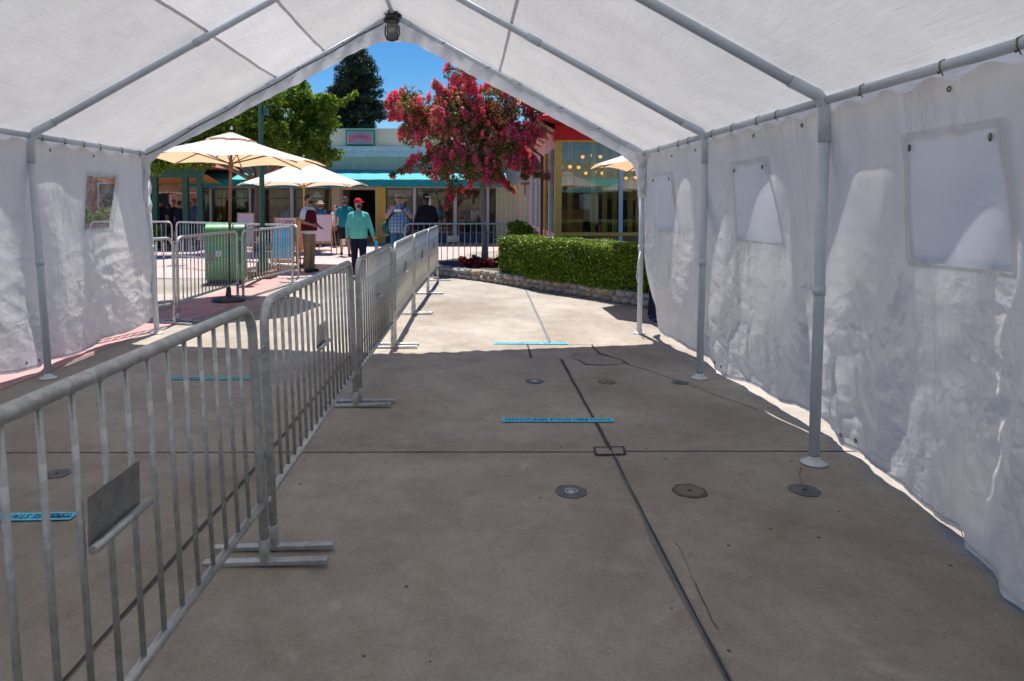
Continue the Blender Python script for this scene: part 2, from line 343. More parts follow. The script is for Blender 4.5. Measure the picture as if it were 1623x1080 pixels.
# ------------------------------------------------------------------ ground and paving
def sheet(name,poly,z,mat):
    mb=MB(); mb.add([(p[0],p[1],z) for p in poly],[tuple(range(len(poly)))]); return struct(name,mb,mat)
def ccw(p):
    a=sum(p[i][0]*p[(i+1)%len(p)][1]-p[(i+1)%len(p)][0]*p[i][1] for i in range(len(p))); return p if a>0 else p[::-1]
sheet('ground',[(-300,-300),(300,-300),(300,300),(-300,300)],0,M['concrete'])
sheet('pink_pavement',[(-60,14.4),(-3.9,14.4),(-2.2,15.2),(-.6,17.2),(.2,22.5),(9,24.5),(60,24.5),(60,60),(-60,60)],.004,M['pink'])
sheet('red_paving_strip',[(-4.55,3),(-3.93,3),(-3.88,8.3),(-3.62,9.6),(-3.62,14.4),(-4.3,14.4)],.0045,M['red_strip'])
def strip(name,pts,wd,z,mat,wob=0.):
    P=[Vector(p) for p in pts]; Q=[]
    for i in range(len(P)-1):
        n=max(2,int((P[i+1]-P[i]).length/.12))
        for k in range(n): Q.append(P[i].lerp(P[i+1],k/n))
    Q.append(P[-1]); vs=[]
    for i,p in enumerate(Q):
        t=(Q[min(i+1,len(Q)-1)]-Q[max(i-1,0)]).normalized(); nn=Vector((-t.y,t.x,0))
        off=wob*noise.noise(Vector((p.x*3,p.y*3,z*50))); ww=wd*(1+.5*noise.noise(Vector((p.x*5,p.y*5,3)))*(1 if wob else .3))
        vs+=[(p.x+nn.x*(off+ww/2),p.y+nn.y*(off+ww/2),z),(p.x+nn.x*(off-ww/2),p.y+nn.y*(off-ww/2),z)]
    return struct(name,MB().add(vs,[(2*i,2*i+1,2*i+3,2*i+2) for i in range(len(Q)-1)]),mat)
JA=G(1160,1090); JB=G(968,715); JC=G(890,571); J0=JA+(JA-JB)*2.2
strip('joint_sealer_line',[J0,JA,G(1055,890),JB],.024,.004,M['sealer'],.012)
strip('expansion_joint',[J0,JA,JB],.009,.008,M['joint'],.002)
strip('expansion_joint',[JB,JC],.022,.008,M['joint'],.006)
strip('expansion_joint',[G(872,543),G(838,470),G(830,452)],.028,.008,M['sealer'],.004)
LA=G(60,1130); strip('expansion_joint',[LA+(LA-G(416,730))*1.5,G(111,1071),G(416,730),G(537,585),G(600,512)],.016,.0085,M['joint'],.002)
strip('expansion_joint',[G(-600,719),G(942,717)],.010,.004,M['joint'],.002); strip('expansion_joint',[G(990,716),G(1420,716)],.010,.004,M['joint'],.002)
strip('expansion_joint',[G(600,556.5),G(836,568),G(1000,568)],.006,.004,M['sealer'],.01)
strip('expansion_joint',[G(836,546),G(842,568)],.02,.0045,M['joint'],.006); strip('expansion_joint',[G(836,547),G(937,547)],.008,.0045,M['joint'],.006)
strip('ground_crack',[G(937,547),G(950,561),G(985,571),G(997,578)],.022,.0045,M['joint'],.02)
strip('ground_crack',[G(997,578),G(1040,592),G(1110,617),G(1200,650)],.006,.004,M['joint'],.05)
strip('ground_crack',[G(1098,925),G(1110,950),G(1125,985),G(1136,1000)],.004,.004,M['joint'],.03)
strip('ground_crack',[G(1072,860),G(1098,925)],.002,.004,M['sealer'],.02)
strip('ground_crack',[G(905,566),G(912,561),G(945,562),G(960,566)],.008,.0045,M['joint'],.03)
strip('ground_crack',[G(918,572),G(928,579),G(960,580),G(975,578)],.012,.0045,M['joint'],.03)
strip('ground_crack',[G(1272,742),G(1268,756),G(1272,768)],.006,.004,M['rust'],.02)
strip('expansion_joint',[G(232,441.5),G(300,443),G(420,441)],.03,.008,M['joint'],.003)
pb=[G(905,568),G(912,562),G(945,563),G(985,571),G(990,577),G(960,579),G(930,578),G(920,572)]
sheet('concrete_patch',ccw([(p.x,p.y) for p in pb]),.0042,M['patch'])
bx=[G(941,711),G(988,710),G(991,722),G(944,723)]; 
for i in range(4): strip('box_joint',[bx[i],bx[(i+1)%4]],.014,.0095,M['joint'],.004)
sheet('box_lid',ccw([(p.x,p.y) for p in bx]),.006,M['patch'])
# utility covers
def cover(px,py,w_,label,kind):
    p=G(px,py); r=w_*p.y/FPX/2
    t=thing('utility_cover',label,'utility cover',(p.x,p.y,0),random.uniform(0,6),'round utility covers set in the concrete')
    ir=[(r*(1+.02*math.sin(3*a+py)+.025*math.sin(7*a+px)),a) for a in [k*2*PI/40 for k in range(40)]]
    mb=MB(); mb.prism([(q*math.cos(a),q*math.sin(a)) for q,a in ir],.0015,.0048)
    mb.build('rim',M['cap'] if kind!=1 else M['capring'],t)
    mb=MB().lathe([(0,.0056),(r*.74,.0056),(r*.78,.0052),(r*.80,.0045)],n=26); mb.build('lid',M['capdirt'] if kind==1 else M['cap'],t)
    if kind==0:
        mb=MB().lathe([(r*.30,.0056),(r*.30,.009),(r*.42,.009),(r*.42,.0056)],n=24); mb.lathe([(0,.008),(r*.2,.008),(r*.22,.0055)],n=18); mb.build('ring',M['galv'],t)
    else: MB().lathe([(0,.0075),(r*.14,.0075),(r*.15,.005)],n=12).build('key_hole',M['joint'],t)
    return t
cover(905,780,51,'grey ringed utility cover just left of the long dark joint, in the near row',0)
cover(1093,779,54,'rust-stained earth-filled utility cover in the middle of the near row of three',1)
cover(1275,778,48,'dark oval utility cover at the foot of the nearest right tent pole',2)
cover(847,605,30,'small dark utility cover left of the joint, beyond the blue tape',0)
cover(962,606,28,'small pale brown utility cover right of the joint, beyond the blue tape',1)
cover(1078,607,26,'small utility cover beside the foot of the middle right tent pole',2)
cover(90,752,40,'worn utility cover seen through the nearest barricade bars',2)
# tape lines
def text_mesh(txt,size,ex=.0006):
    cu=bpy.data.curves.new('t','FONT'); cu.body=txt; cu.size=size; cu.extrude=ex; cu.align_x='CENTER'; cu.align_y='CENTER'
    o=bpy.data.objects.new('t',cu); me=bpy.data.meshes.new_from_object(o); bpy.data.objects.remove(o); return me
def tapeline(a,b,wd,label,flip=False):
    A=Vector(a);B=Vector(b);c=(A+B)/2;L=(B-A).length
    t=thing('floor_tape',label,'floor tape',(c.x,c.y,0),math.atan2(B.y-A.y,B.x-A.x)+(PI if flip else 0),'blue queue tape lines on the ground')
    mb=MB(); vs,fs=grid(30,1,lambda u,v:((u-.5)*L,(v-.5)*wd,.0085+.0012*noise.noise(Vector((u*9,v*2,c.x))))); mb.add(vs,fs); mb.build('tape_strip',M['tape'],t)
    me=text_mesh('PLEASE STAND HERE',wd*1.0); me.materials.append(M['ink']); o=link(bpy.data.objects.new('lettering',me),t); o.location=(0,0,.0105); o.scale=(.56,.74,1)
    for s in (-1,1):
        mb=MB()
        for k in range(6):
            x=s*(L*.30+k*L*.033); mb.box((x,.012,.0106),(.016,.018,.001)); mb.box((x+.006,-.018,.0106),(.012,.008,.001))
        mb.build('printed_marks',M['ink'],t)
tapeline(G(796,667.5),G(972,667.5),.085,'blue tape line reading PLEASE STAND HERE across the dark joint in the tent shade')
tapeline(G(783,545),G(900,545.5),.085,'pale blue tape line in the sunlight just past the tent shade')
tapeline(G(265,601),G(400,601),.085,'blue tape line behind the second barricade, inside the tent')
tapeline(G(-60,823),G(118,820),.085,'blue tape line with upside-down lettering behind the nearest barricade bars',True)

# ------------------------------------------------------------------ tent
XL,XR,XC=-3.84,2.10,-.87; ZE,ZP=2.16,3.79; FR=[8.18,6.04,4.03,1.98,-.05,-2.1,-4.15]
tent=thing('canopy_tent','long white frame tent over the walkway with open gable end','tent',(XC,4.0,0))
def tb(mb,name,mat,**k):
    o=mb.build(name,mat,tent,**k); o.matrix_parent_inverse=Matrix.Translation(-Vector(tent.location)); return o
def sub(mb,name,mat,par): # a sub-part whose mesh is in world space
    return mb.build(name,mat,par)
pr=.031
feetpx={(0,1):(1023,532),(1,1):(1107,603),(2,1):(1290,740)}
for i,y in enumerate(FR):
    for s in (-1,1):
        xe=XL if s<0 else XR
        xb=xe+(.0 if s>0 else .10); 
        if s>0: xb=xe-.02
        mb=MB(); mb.tube([(xb,y,.01),(xb+(xe-xb)*.5,y,ZE*.5),(xe,y,ZE-.22)],pr,14); o=tb(mb,'leg',M['pole'])
        mb=MB(); mb.tube([(xb+(xe-xb)*.48,y,ZE*.47),(xb+(xe-xb)*.52,y,ZE*.495)],pr+.004,14); sub(mb,'sleeve',M['pole'],o)
        mb=MB(); mb.lathe([(.0,.004),(.075,.004),(.077,.008),(.05,.016),(.036,.022),(.034,.05)],(xb,y,0),22); sub(mb,'foot_plate',M['polew'],o)
        # corner fitting
        dx=(XC-xe); dz=ZP-ZE; L=math.hypot(dx,dz); ux,uz=dx/L,dz/L
        mb=MB(); mb.tube([(xe,y,ZE-.24),(xe,y,ZE-.06),(xe+ux*.015,y,ZE-.01),(xe+ux*.05,y,ZE+uz*.05+.008),(xe+ux*.24,y,ZE+uz*.24)],pr+.005,14)
        mb.ell((xe,y-.034*1,ZE-.14),(.009,.006,.009),8); mb.ell((xe,y-.034,ZE-.2),(.007,.006,.007),8)
        tb(mb,'corner_fitting',M['pole'])
        mb=MB(); mb.tube([(xe+ux*.1,y,ZE+uz*.1),(XC-ux*.02,y,ZP-uz*.02)],pr,14)
        for f in (.35,.7): mb.ell((xe+dx*f,y-.0,ZE+dz*f-.032),(.008,.008,.006),8)
        o=tb(mb,'rafter',M['pole'])
        mb=MB(); mb.tube([(xe+dx*.49,y,ZE+dz*.49),(xe+dx*.53,y,ZE+dz*.53)],pr+.004,14); sub(mb,'sleeve',M['pole'],o)
    mb=MB(); mb.tube([(XC-.2,y,ZP-.2*.55),(XC,y,ZP+.012),(XC+.2,y,ZP-.2*.55)],pr+.006,14); tb(mb,'peak_fitting',M['pole'])
for i in range(len(FR)-1):
    for x,z,nm in ((XL,ZE,'eave_rail'),(XR,ZE,'eave_rail'),(XC,ZP,'ridge_rail')):
        mb=MB(); mb.tube([(x,FR[i]-.03,z),(x,FR[i+1]+.03,z)],.026,12); tb(mb,nm,M['pole'])
# roof tarp (real thickness through overlapping hem), gentle sag between the frames
def roofpt(x,y,lift=.045):
    f=(x-XL)/(XC-XL) if x<XC else (XR-x)/(XR-XC)
    z=ZE+(ZP-ZE)*f+lift
    ph=min(abs(y-q) for q in FR)/1.03; sag=.010*math.sin(min(1,ph)*PI/2)**2*math.sin(PI*max(0,min(1,f)))**.7
    z-=sag; z+=.012*noise.noise(Vector((x*2.3,y*2.3,1)))+.005*noise.noise(Vector((x*9,y*5,4)))
    if f<.0: z=ZE+.02+f*3.0*.2
    return Vector((x,y,z))
YN,YF=-4.3,8.27
panels=[(XL-.07,-2.27,0),(-2.27,-1.70,1),(-1.70,XC,0),(XC,.39,0),(.39,XR+.07,0)]
for x0,x1,k in panels:
    nx=max(6,int((x1-x0)/.07)); vs,fs=grid(nx,180,lambda u,v:roofpt(x0+(x1-x0)*u,YN+(YF-YN)*v))
    tb(MB().add(vs,fs,0,True),'roof_tarp',M['roof2' if k else 'roof'])
for x in (-2.27,-1.70,.39):
    vs,fs=grid(2,180,lambda u,v:roofpt(x-.013+.026*u,YN+(YF-YN)*v,.039)); tb(MB().add(vs,fs,0,True),'roof_seam',M['seam'])
# lower roof edge that folds over the eave and down
for s in (-1,1):
    xe=(XL-.07) if s<0 else (XR+.07)
    def fn(u,v):
        y=YN+(YF-YN)*u; sc=.5+.5*math.cos(y*2*PI/.36); 
        return (xe+s*(.012*v),y,ZE+.02-v*(.10+.025*sc))
    vs,fs=grid(280,3,fn); tb(MB().add(vs,fs,0,True),'roof_hem',M['valance'])
# gable valance with arched opening
def lerp(a,b,t): return a+(b-a)*t
inner=[W(p[0],p[1],8.24) for p in [(231,335),(232,285),(240,260),(257,243),(309,217),(383,180),(420,160),(474,133),(528,104),(564,84),(588,72),(623,66),(655,70),(683,84),(705,96),(745,119),(800,147),(854,176),(900,200),(944,224),(985,246),(1003,262),(1009,282),(1012,335)]]
def val(u,v):
    k=u*(len(inner)-1); i=min(int(k),len(inner)-2); q=inner[i].lerp(inner[i+1],k-i)
    # matching outer point on frame line
    w_=u
    if q.x<XC: f=max(0,min(1,(q.x-XL)/(XC-XL)))
    else: f=max(0,min(1,(XR-q.x)/(XR-XC)))
    ox=q.x; oz=ZE+(ZP-ZE)*f+.05
    if u<.06: ox=XL-.03; oz=q.z+.02 if u<.03 else oz
    if u>.94: ox=XR+.03; oz=q.z+.02 if u>.97 else oz
    o=Vector((ox,8.26,oz)); p=o.lerp(q,v); fold=math.sin(q.x*16+v*2)*.5+.5*math.sin(q.x*37+1)
    p.y+=.035*v*fold*(1.3 if abs(q.x-XC)<1.2 else .45)-.02*v; return tuple(p)
vs,fs=grid(260,6,val); tb(MB().add(vs,fs,0,True),'gable_valance',M['valance'])
# sleeve of tarp wrapped on the end legs
for s in (-1,1):
    xe=XL if s<0 else XR
    def fn(u,v):
        a=u*2*PI; r=.05+.012*math.sin(v*23+a*2)+.01*math.sin(a*3+v*9)+.03*max(0,1-v*4); zz=ZE+.02-v*(.55 if s>0 else .75)
        return (xe+r*math.cos(a),8.18+r*math.sin(a),zz)
    vs,fs=grid(18,20,fn); tb(MB().add(vs,fs,0,True),'leg_wrap',M['valance'])
# side walls: one panel per bay
hemR=[(-5,2.2),(0,2.0),(2.0,2.04),(2.5,2.11),(3.0,2.24),(3.6,2.35),(4.1,2.40),(5.5,2.38),(6.6,2.32),(7.6,2.22),(8.2,2.27)]
hemL=[(-5,-4.0),(2,-4.0),(4,-4.05),(5.5,-4.1),(6.5,-4.02),(7.4,-4.0),(8.2,-3.8)]
def ip(tab,y):
    for i in range(len(tab)-1):
        if tab[i][0]<=y<=tab[i+1][0]:
            t=(y-tab[i][0])/(tab[i+1][0]-tab[i][0]); t=t*t*(3-2*t); return tab[i][1]+t*(tab[i+1][1]-tab[i][1])
    return tab[0][1] if y<tab[0][0] else tab[-1][1]
WIN=[]
def wallpt(s,y,t,amp=1):
    xt=(XL-.015) if s<0 else (XR+.015); xb=ip(hemL if s<0 else hemR,y)
    hz=.055+.03*math.sin(y*2.7+s)+.02*math.sin(y*7)
    if s>0 and y>7.3: hz+=.22*((y-7.3)/.9)**2
    if s<0 and y>7.5: hz+=.10*((y-7.5)/.7)**2
    if s>0 and y<3: hz=.02
    z=(ZE-.05)+(hz-(ZE-.05))*t
    if s>0: z-=.0
    bul=.085*math.sin(PI*min(1,t*1.02))*math.sin(PI*((y-FR[0])/2.05))**2
    x=xt+(xb-xt)*t**1.35+s*bul
    env=min(1,t*5); e=max(0.,1-(8.2-y)/.5)
    if s>0: x=lerp(x,xt+.03+(xb-xt)*max(0,(t-.62)/.38)**1.6,e*e); env*=1-.8*e
    n=noise.noise(Vector((y*1.4,z*.9,s*7)))*.055+noise.noise(Vector((y*4.5+z*1.5,z*1.6,s*3)))*.022*(.4+t)
    a=noise.noise(Vector((y*7,z*5,s*11))); cr=(abs(a)**.6)*.02*(max(0,t-.35)*1.6)
    pz=Vector((y+.25*noise.noise(Vector((y*2,z*2,9))),z+.25*noise.noise(Vector((y*2,z*2,19))),s*5.))
    mk=max(0,min(1,(1.45-z)/.7))*(.35+.9*max(0,min(1,.5+1.6*noise.noise(Vector((y*1.1,z*1.1,s*2+4))))))
    v1=noise.voronoi(pz*2.8)[0]; v2=noise.voronoi(pz*6.5)[0]; cr+=mk*(min(.35,v1[1]-v1[0])*.055+min(.3,v2[1]-v2[0])*.026-.02)
    # radiating tension folds from top ties
    k=math.sin((y-FR[0])*2*PI/1.03+z*2.2)*.022*t*(1.1-t)*3
    # vertical folds where panels overlap
    fo=0
    for q in FR: fo+=.03*math.exp(-((y-q-.22)/.07)**2)*t
    x+=env*(n+cr*.8+k*1.9)*amp-s*fo
    tie=(1-t)**8*.02*math.sin(y*2*PI/.34); z+=tie
    return Vector((x,y,z))
def wall_panel(s,y0,y1,wy,wz,clear):
    q=.02 if y1>2 else .05; ny=int((y1-y0)/q); nz=int(2.1/q)
    def fn(u,v): return tuple(wallpt(s,y0+(y1-y0)*u,v))
    vs,fs=grid(ny,nz,fn)
    if wy:
        nf=[]
        for f in fs:
            c=sum((Vector(vs[i]) for i in f),Vector())/4
            if not(abs(c.y-wy)<.285 and wz-.285<c.z<wz+.265): nf.append(f)
        fs=nf
    o=tb(MB().add(vs,fs,0,True),'side_wall',M['wall'])
    if wy:
        # pocket panel laid on the inside face, following the cloth
        def inv(y,z):
            lo,hi=0.,1.
            for _ in range(14):
                mid=(lo+hi)/2
                if wallpt(s,y,mid).z>z: lo=mid
                else: hi=mid
            return wallpt(s,y,lo)
        def pf(u,v):
            p=inv(wy-.31+.62*u,wz+.29-.60*v); return (p.x*.35+.65*(inv(wy,wz).x)*1.0-s*(.03 if not clear else .0)+(.0),p.y,p.z) if not clear else (p.x,p.y,p.z)
        def pf2(u,v):
            p=inv(wy-.31+.62*u,wz+.29-.60*v); return (p.x-s*(.012+.01*math.sin(PI*u)*v),p.y,p.z)
        vs,fs=grid(20,20,pf if clear else pf2)
        sub(MB().add(vs,fs,0,True),'window_pane' if clear else 'window_flap',M['vinyl' if clear else 'flap'],o)
        mb=MB()
        pts=[(-.325,.305),(.325,.305),(.325,-.325),(-.325,-.325)]
        for i in range(4):
            a,b=pts[i],pts[(i+1)%4]; P=[inv(wy+lerp(a[0],b[0],k/10),wz+lerp(a[1],b[1],k/10))-Vector((s*.014,0,0)) for k in range(11)]
            d=Vector((0,0,.009)) if i%2==0 else Vector((0,.009,0)); vv=[]
            for p in P: vv+=[p-d,p+d]
            mb.add(vv,[(2*j,2*j+1,2*j+3,2*j+2) for j in range(10)],0,True)
        sub(mb,'window_binding',M['wall'],o)
        if not clear:
            for dy in (-.26,.26):
                p=inv(wy+dy,wz+.24); sub(MB().ell((p.x-s*.022,p.y,p.z),(.007,.009,.019),8),'toggle',M['grommet'],o)
    # hem seam and vertical seams
    mb=MB(); vv=[]
    n=int((y1-y0)/.05)
    for t0 in (.985,):
        vs2,fs2=grid(n,1,lambda u,v:tuple(wallpt(s,y0+(y1-y0)*u,t0+(v)*.006)-Vector((s*.0015,0,0)))); mb.add(vs2,fs2,0,True)
    sub(mb,'seam',M['hemseam'],o)
    for yy,t in [(y0+.1,.965),(y0+.2,.965)]+[(y0+.3+k*.74,.02) for k in range(int((y1-y0)/.74))]:
        mb=MB(); p=wallpt(s,yy,t); mb.tube([p+Vector((-s*.006,.011*math.cos(a),.011*math.sin(a))) for a in [k*PI/5 for k in range(10)]],.0035,6,closed=True); sub(mb,'grommet',M['grommet'],o)
for i in range(len(FR)-1):
    y1,y0=FR[i]+(.05 if i==0 else .0),FR[i+1]
    cy=[7.5,5.25,3.05,1.0,-1.1,-3.1][i]
    wall_panel(1,y0,y1,cy,1.585,False)
    wall_panel(-1,y0,y1,[7.3,5.1,3.0,1.0,-1.1,-3.1][i],1.58,True)
# ball ties on the eave rails
for s in (-1,1):
    xe=XL if s<0 else XR; y=8.0
    while y>1.5:
        yy=y+random.uniform(-.06,.06); x=xe
        mb=MB(); mb.tube([(x-s*.012,yy,ZE-.045),(x-s*.030,yy+.003,ZE-.01),(x-s*.026,yy+.006,ZE+.018),(x,yy+.01,ZE+.03)],.003,6); mb.ell((x-s*.032,yy,ZE-.03),(.008,.008,.008),8)
        tb(mb,'bungee_tie',M['grommet']); y-=random.choice([.36,.45,.6])
# rafter ties and black cord along end rafter
for s in (-1,1):
    for f in (.18,.33,.5,.62,.8):
        x=(XL if s<0 else XR); xx=lerp(x,XC,f); zz=lerp(ZE,ZP,f)
        MBt=MB(); MBt.tube([(xx+.033*math.cos(a)*.9,8.18+.034*math.sin(a),zz+.033*math.cos(a)*.3) for a in [k*PI/6 for k in range(12)]],.0045,6,closed=True); tb(MBt,'rafter_tie',M['black'] if f in(.33,.62) else M['grommet'])
cord=[]
for k in range(61):
    f=k/60; x=lerp(XL,XC-.12,f); z=lerp(ZE,ZP-.06,f); cord.append((x,8.13,z-.03-.02*abs(math.sin(f*14))))
tag(MB().tube(cord,.0065,6).build('power_cord',M['black']),'black power cord tied along the left slope of the tent end frame','cord')
# lamp at the peak
L=thing('clamp_lamp','grey cylinder lamp hanging from the tent peak by black straps','lamp',(XC,8.08,ZP-.05))
MB().lathe([(.0,0),(.062,0),(.068,-.02),(.068,-.20),(.072,-.215),(.060,-.215),(.055,-.15),(0,-.15)],(0,0,-.04),24).build('housing',M['lampgrey'],L)
MB().ell((0,-.066,-.17),(.04,.01,.04),14).build('lens',M['lampface'],L)
MB().tube([(-.078,-.01,-.10),(-.085,-.02,-.2),(-.055,-.04,-.27),(0,-.045,-.285),(.055,-.04,-.27),(.085,-.02,-.2),(.078,-.01,-.10)],.009,8).build('yoke',M['black'],L)
mb=MB()
for k in range(5): mb.tube([(.085*math.cos(a)+random.uniform(-.02,.02),.06*math.sin(a),.0+k*.022-.05+.03*math.sin(a+k)) for a in [j*PI/6 for j in range(12)]],.013,6,closed=True)
mb.ell((.0,-.03,.0),(.07,.05,.045),10); mb.ell((.05,-.05,.03),(.03,.03,.03),8)
mb.build('strap_bundle',M['black'],L)
MB().tube([(0,0,.04),(-.03,-.25,.10),(-.05,-.8,.08),(-.04,-1.6,.11)],.008,6).build('cable',M['black'],L)
# white cord by right end leg
tag(MB().tube([(XR-.03,8.12,1.0),(XR-.07,8.08,.85),(XR-.09,8.06,.7),(XR-.05,8.08,.55),(XR-.07,8.05,.42),(XR-.03,8.1,.3),(XR-.06,8.04,.05)],.006,6).build('loose_cord',M['white']),'loose white cord dangling down the right end leg of the tent','cord')

# ------------------------------------------------------------------ barricades
def make_barrier(label,L_=2.17,mats='galv'):
    t=thing('crowd_barrier',label,'barricade',(0,0,0),0,'galvanised steel crowd barriers'); g=M[mats]
    H=1.12; r=.12; pts=[(0,0,.02),(0,0,.5),(0,0,H-r)]
    for k in range(1,8): a=k*PI/16; pts.append((r-r*math.cos(a),0,H-r+r*math.sin(a)))
    pts+= [(r,0,H),(L_*.5,0,H),(L_-r,0,H)]
    for k in range(1,8): a=k*PI/16; pts.append((L_-r+r*math.sin(a),0,H-r+r*math.cos(a)))
    pts+=[(L_,0,H-r),(L_,0,.5),(L_,0,.02)]
    MB().tube(pts,.0205,12).tube([(.015,0,.27),(L_-.015,0,.27)],.018,10).build('frame',g,t)
    n=16; sp=(L_-.32)/(n-1)
    bar=None
    for k in range(n):
        x=.16+k*sp
        if bar is None:
            bar=MB().tube([(0,0,.272),(0,0,H-.006)],.0086,8).build('bar',g,t); bar.location.x=x
        else:
            b=bar.copy(); C.objects.link(b); b.parent=t; b.location.x=x
    m=L_*.5-.06
    mb=MB(); mb.box((m,-.018,.782),(.245,.003,.125),rx=R(3)); mb.build('sign_plate',M['galv_dk'],t)
    o=[c for c in t.children if c.name.startswith('sign_plate')][0]
    MB().tube([(m-.135,-.032,.718),(m+.145,-.032,.718)],.012,10).build('plate_roll',g,o)
    for x in (.0,L_):
        f=MB(); f.box((x,0,.018),(.038,.54,.022)); f.tube([(x,.0,.01),(x,0,.12)],.024,10); f.build('foot',g,t,bevel=.004)
    for x,z in ((-.03,.93),(L_+.028,.36),(-.03,.25)):
        MB().tube([(x,-.0,z-.03),(x,.0,z),(x+(.03 if x<0 else -.03),0,z+.005)],.007,6).build('hook',g,t)
    return t
bprot=None
def barrier(a,b,label,lean=0,z=0):
    global bprot
    a=Vector((a[0],a[1],0)); b=Vector((b[0],b[1],0)); d=b-a
    if bprot is None: bprot=make_barrier(label); o=bprot
    else: o=copy_tree(bprot)
    o['label']=label; o.location=(a.x,a.y,z); o.rotation_euler=(lean,0,math.atan2(d.y,d.x)); s=d.length/2.17; o.scale=(s,1,1)
    return o
barrier((-.925,.73),(-.865,2.87),'nearest steel barrier at the lower left, its sign plate facing the camera',-R(2.5))
barrier((-.865,3.00),(-.850,5.17),'second steel barrier of the row from the camera, all in the tent shade',-R(1.8))
barrier((-.835,5.28),(-.800,7.32),'third steel barrier of the row, crossing from tent shade into sun',-R(.8))
barrier((-.795,7.48),(-.765,9.60),'fourth steel barrier of the row, the first one wholly in the sun')
barrier((-.755,9.72),(-.68,11.8),'fifth steel barrier of the row, second from its far end')
barrier((-.675,11.85),(-.60,13.9),'farthest steel barrier of the row, beside the left end of the stone kerb')
barrier((-1.42,15.6),(.92,15.6),'steel barrier standing crosswise in front of the flowering tree trunk')
barrier((-4.60,6.75),(-3.80,8.82),'steel barrier at the left opening edge, partly behind the tent wall')
barrier((-3.82,8.98),(-3.76,11.15),'steel barrier in front of the green trash can, under the near umbrella')
barrier((-3.72,11.3),(-3.46,13.5),'steel barrier in front of the blue board, right of the trash can')
barrier((-5.48,15.75),(-3.56,14.35),'steel barrier ending beside the STOP sign, behind the trash can')
barrier((-7.32,17.2),(-5.5,15.8),'steel barrier behind and left of the trash can')
barrier((-9.6,17.4),(-7.5,17.35),'steel barrier at far left, next to the tent opening, farthest back')

# ------------------------------------------------------------------ umbrellas
def umbrella(loc,label,n,R_,ztop,zeave,rot,fab,wood,base,vent=True,under=None):
    t=thing('patio_umbrella',label,'umbrella',loc,rot,'cream patio umbrellas')
    A=[k*2*PI/n for k in range(n)]
    def pt(a,f): # sagging panel between ribs
        k=a/(2*PI/n); fr=k-math.floor(k); 
        rad=R_*f*(math.cos(PI/n)/math.cos((fr-.5)*2*PI/n)) ; dip=.05*math.sin(PI*fr)*f
        z=ztop-.06-(ztop-zeave-.06)*(f**1.08)-.0+ (-.03)*math.sin(PI*f)+dip*.3
        return (rad*math.cos(a),rad*math.sin(a),z+.035*math.sin(PI*fr)*f)
    vs,fs=grid(n*8,14,lambda u,v:pt(u*2*PI,.08+.92*v)); MB().add(vs,fs,0,True).build('canopy',fab,t)
    if vent:
        vs,fs=grid(n*6,5,lambda u,v:tuple(Vector(pt(u*2*PI,.02+.24*v))+Vector((0,0,.04-.02*v+.012*math.sin(u*n*2*PI)*v)))); o=MB().add(vs,fs,0,True).build('vent_cap',fab,t)
        vs,fs=grid(n*6,1,lambda u,v:tuple(Vector(pt(u*2*PI,.25))+Vector((0,0,.028-.026*v)))); MB().add(vs,fs,0,True).build('vent_opening',M['tan'],t)
    for a in A:
        p0=Vector(pt(a,.05)); p1=Vector(pt(a,1.0)); dn=Vector((0,0,-.018))
        o=MB().tube([p0+dn,Vector(pt(a,.5))+dn,p1+dn],.011,6).build('rib',wood,t)
        m=Vector(pt(a,.5))+dn; MB().tube([m,(.03*math.cos(a),.03*math.sin(a),zeave-.02)],.009,6).build('strut',wood,o)
    MB().lathe([(.0,-.06),(.04,-.05),(.045,.0),(.03,.03),(.03,.05)],(0,0,zeave-.02),12).build('hub',wood,t)
    MB().tube([(0,0,.05),(0,0,1.05)],.022,12).build('lower_pole',M['blk_metal'] if base=='dark' else wood,t)
    MB().tube([(0,0,1.0),(0,0,ztop-.02)],.0235,12).build('pole',wood,t)
    MB().lathe([(0,.0),(.016,.0),(.022,.02),(.012,.045),(0,.055)],(0,0,ztop+.02),12).build('finial',M['pole'],t)
    MB().lathe([(.26,.0),(.265,.02),(.25,.045),(.06,.075),(.045,.09),(.035,.22),(.0,.22)],(0,0,.005),28).build('base',M['blk_metal'],t)
    return t
p=G(362,478); umbrella((p.x,p.y,0),'large cream umbrella with dark wood pole on a black round base, nearest the tent opening',8,1.50,2.73,2.23,R(12),M['cream_fab'],M['wood_dk'],'dark').rotation_euler.y=R(1.8)
U2=(-4.05,17.0); umbrella((U2[0],U2[1],0),'cream umbrella on a honey wood pole beside the man in the maroon vest',8,1.60,2.72,2.03,R(10),M['white_fab'],M['wood_lt'],'wood',False)
umbrella((3.28,10.4,0),'cream umbrella at the right, before the glazed shop, half hidden by the tent leg',8,1.42,2.70,2.12,R(22.5),M['cream_fab'],M['wood_dk'],'dark')
umbrella((6.6,6.2,0),'cream umbrella outside the right tent wall, nearest the camera',8,1.42,2.72,2.12,R(5),M['cream_fab'],M['wood_dk'],'dark')

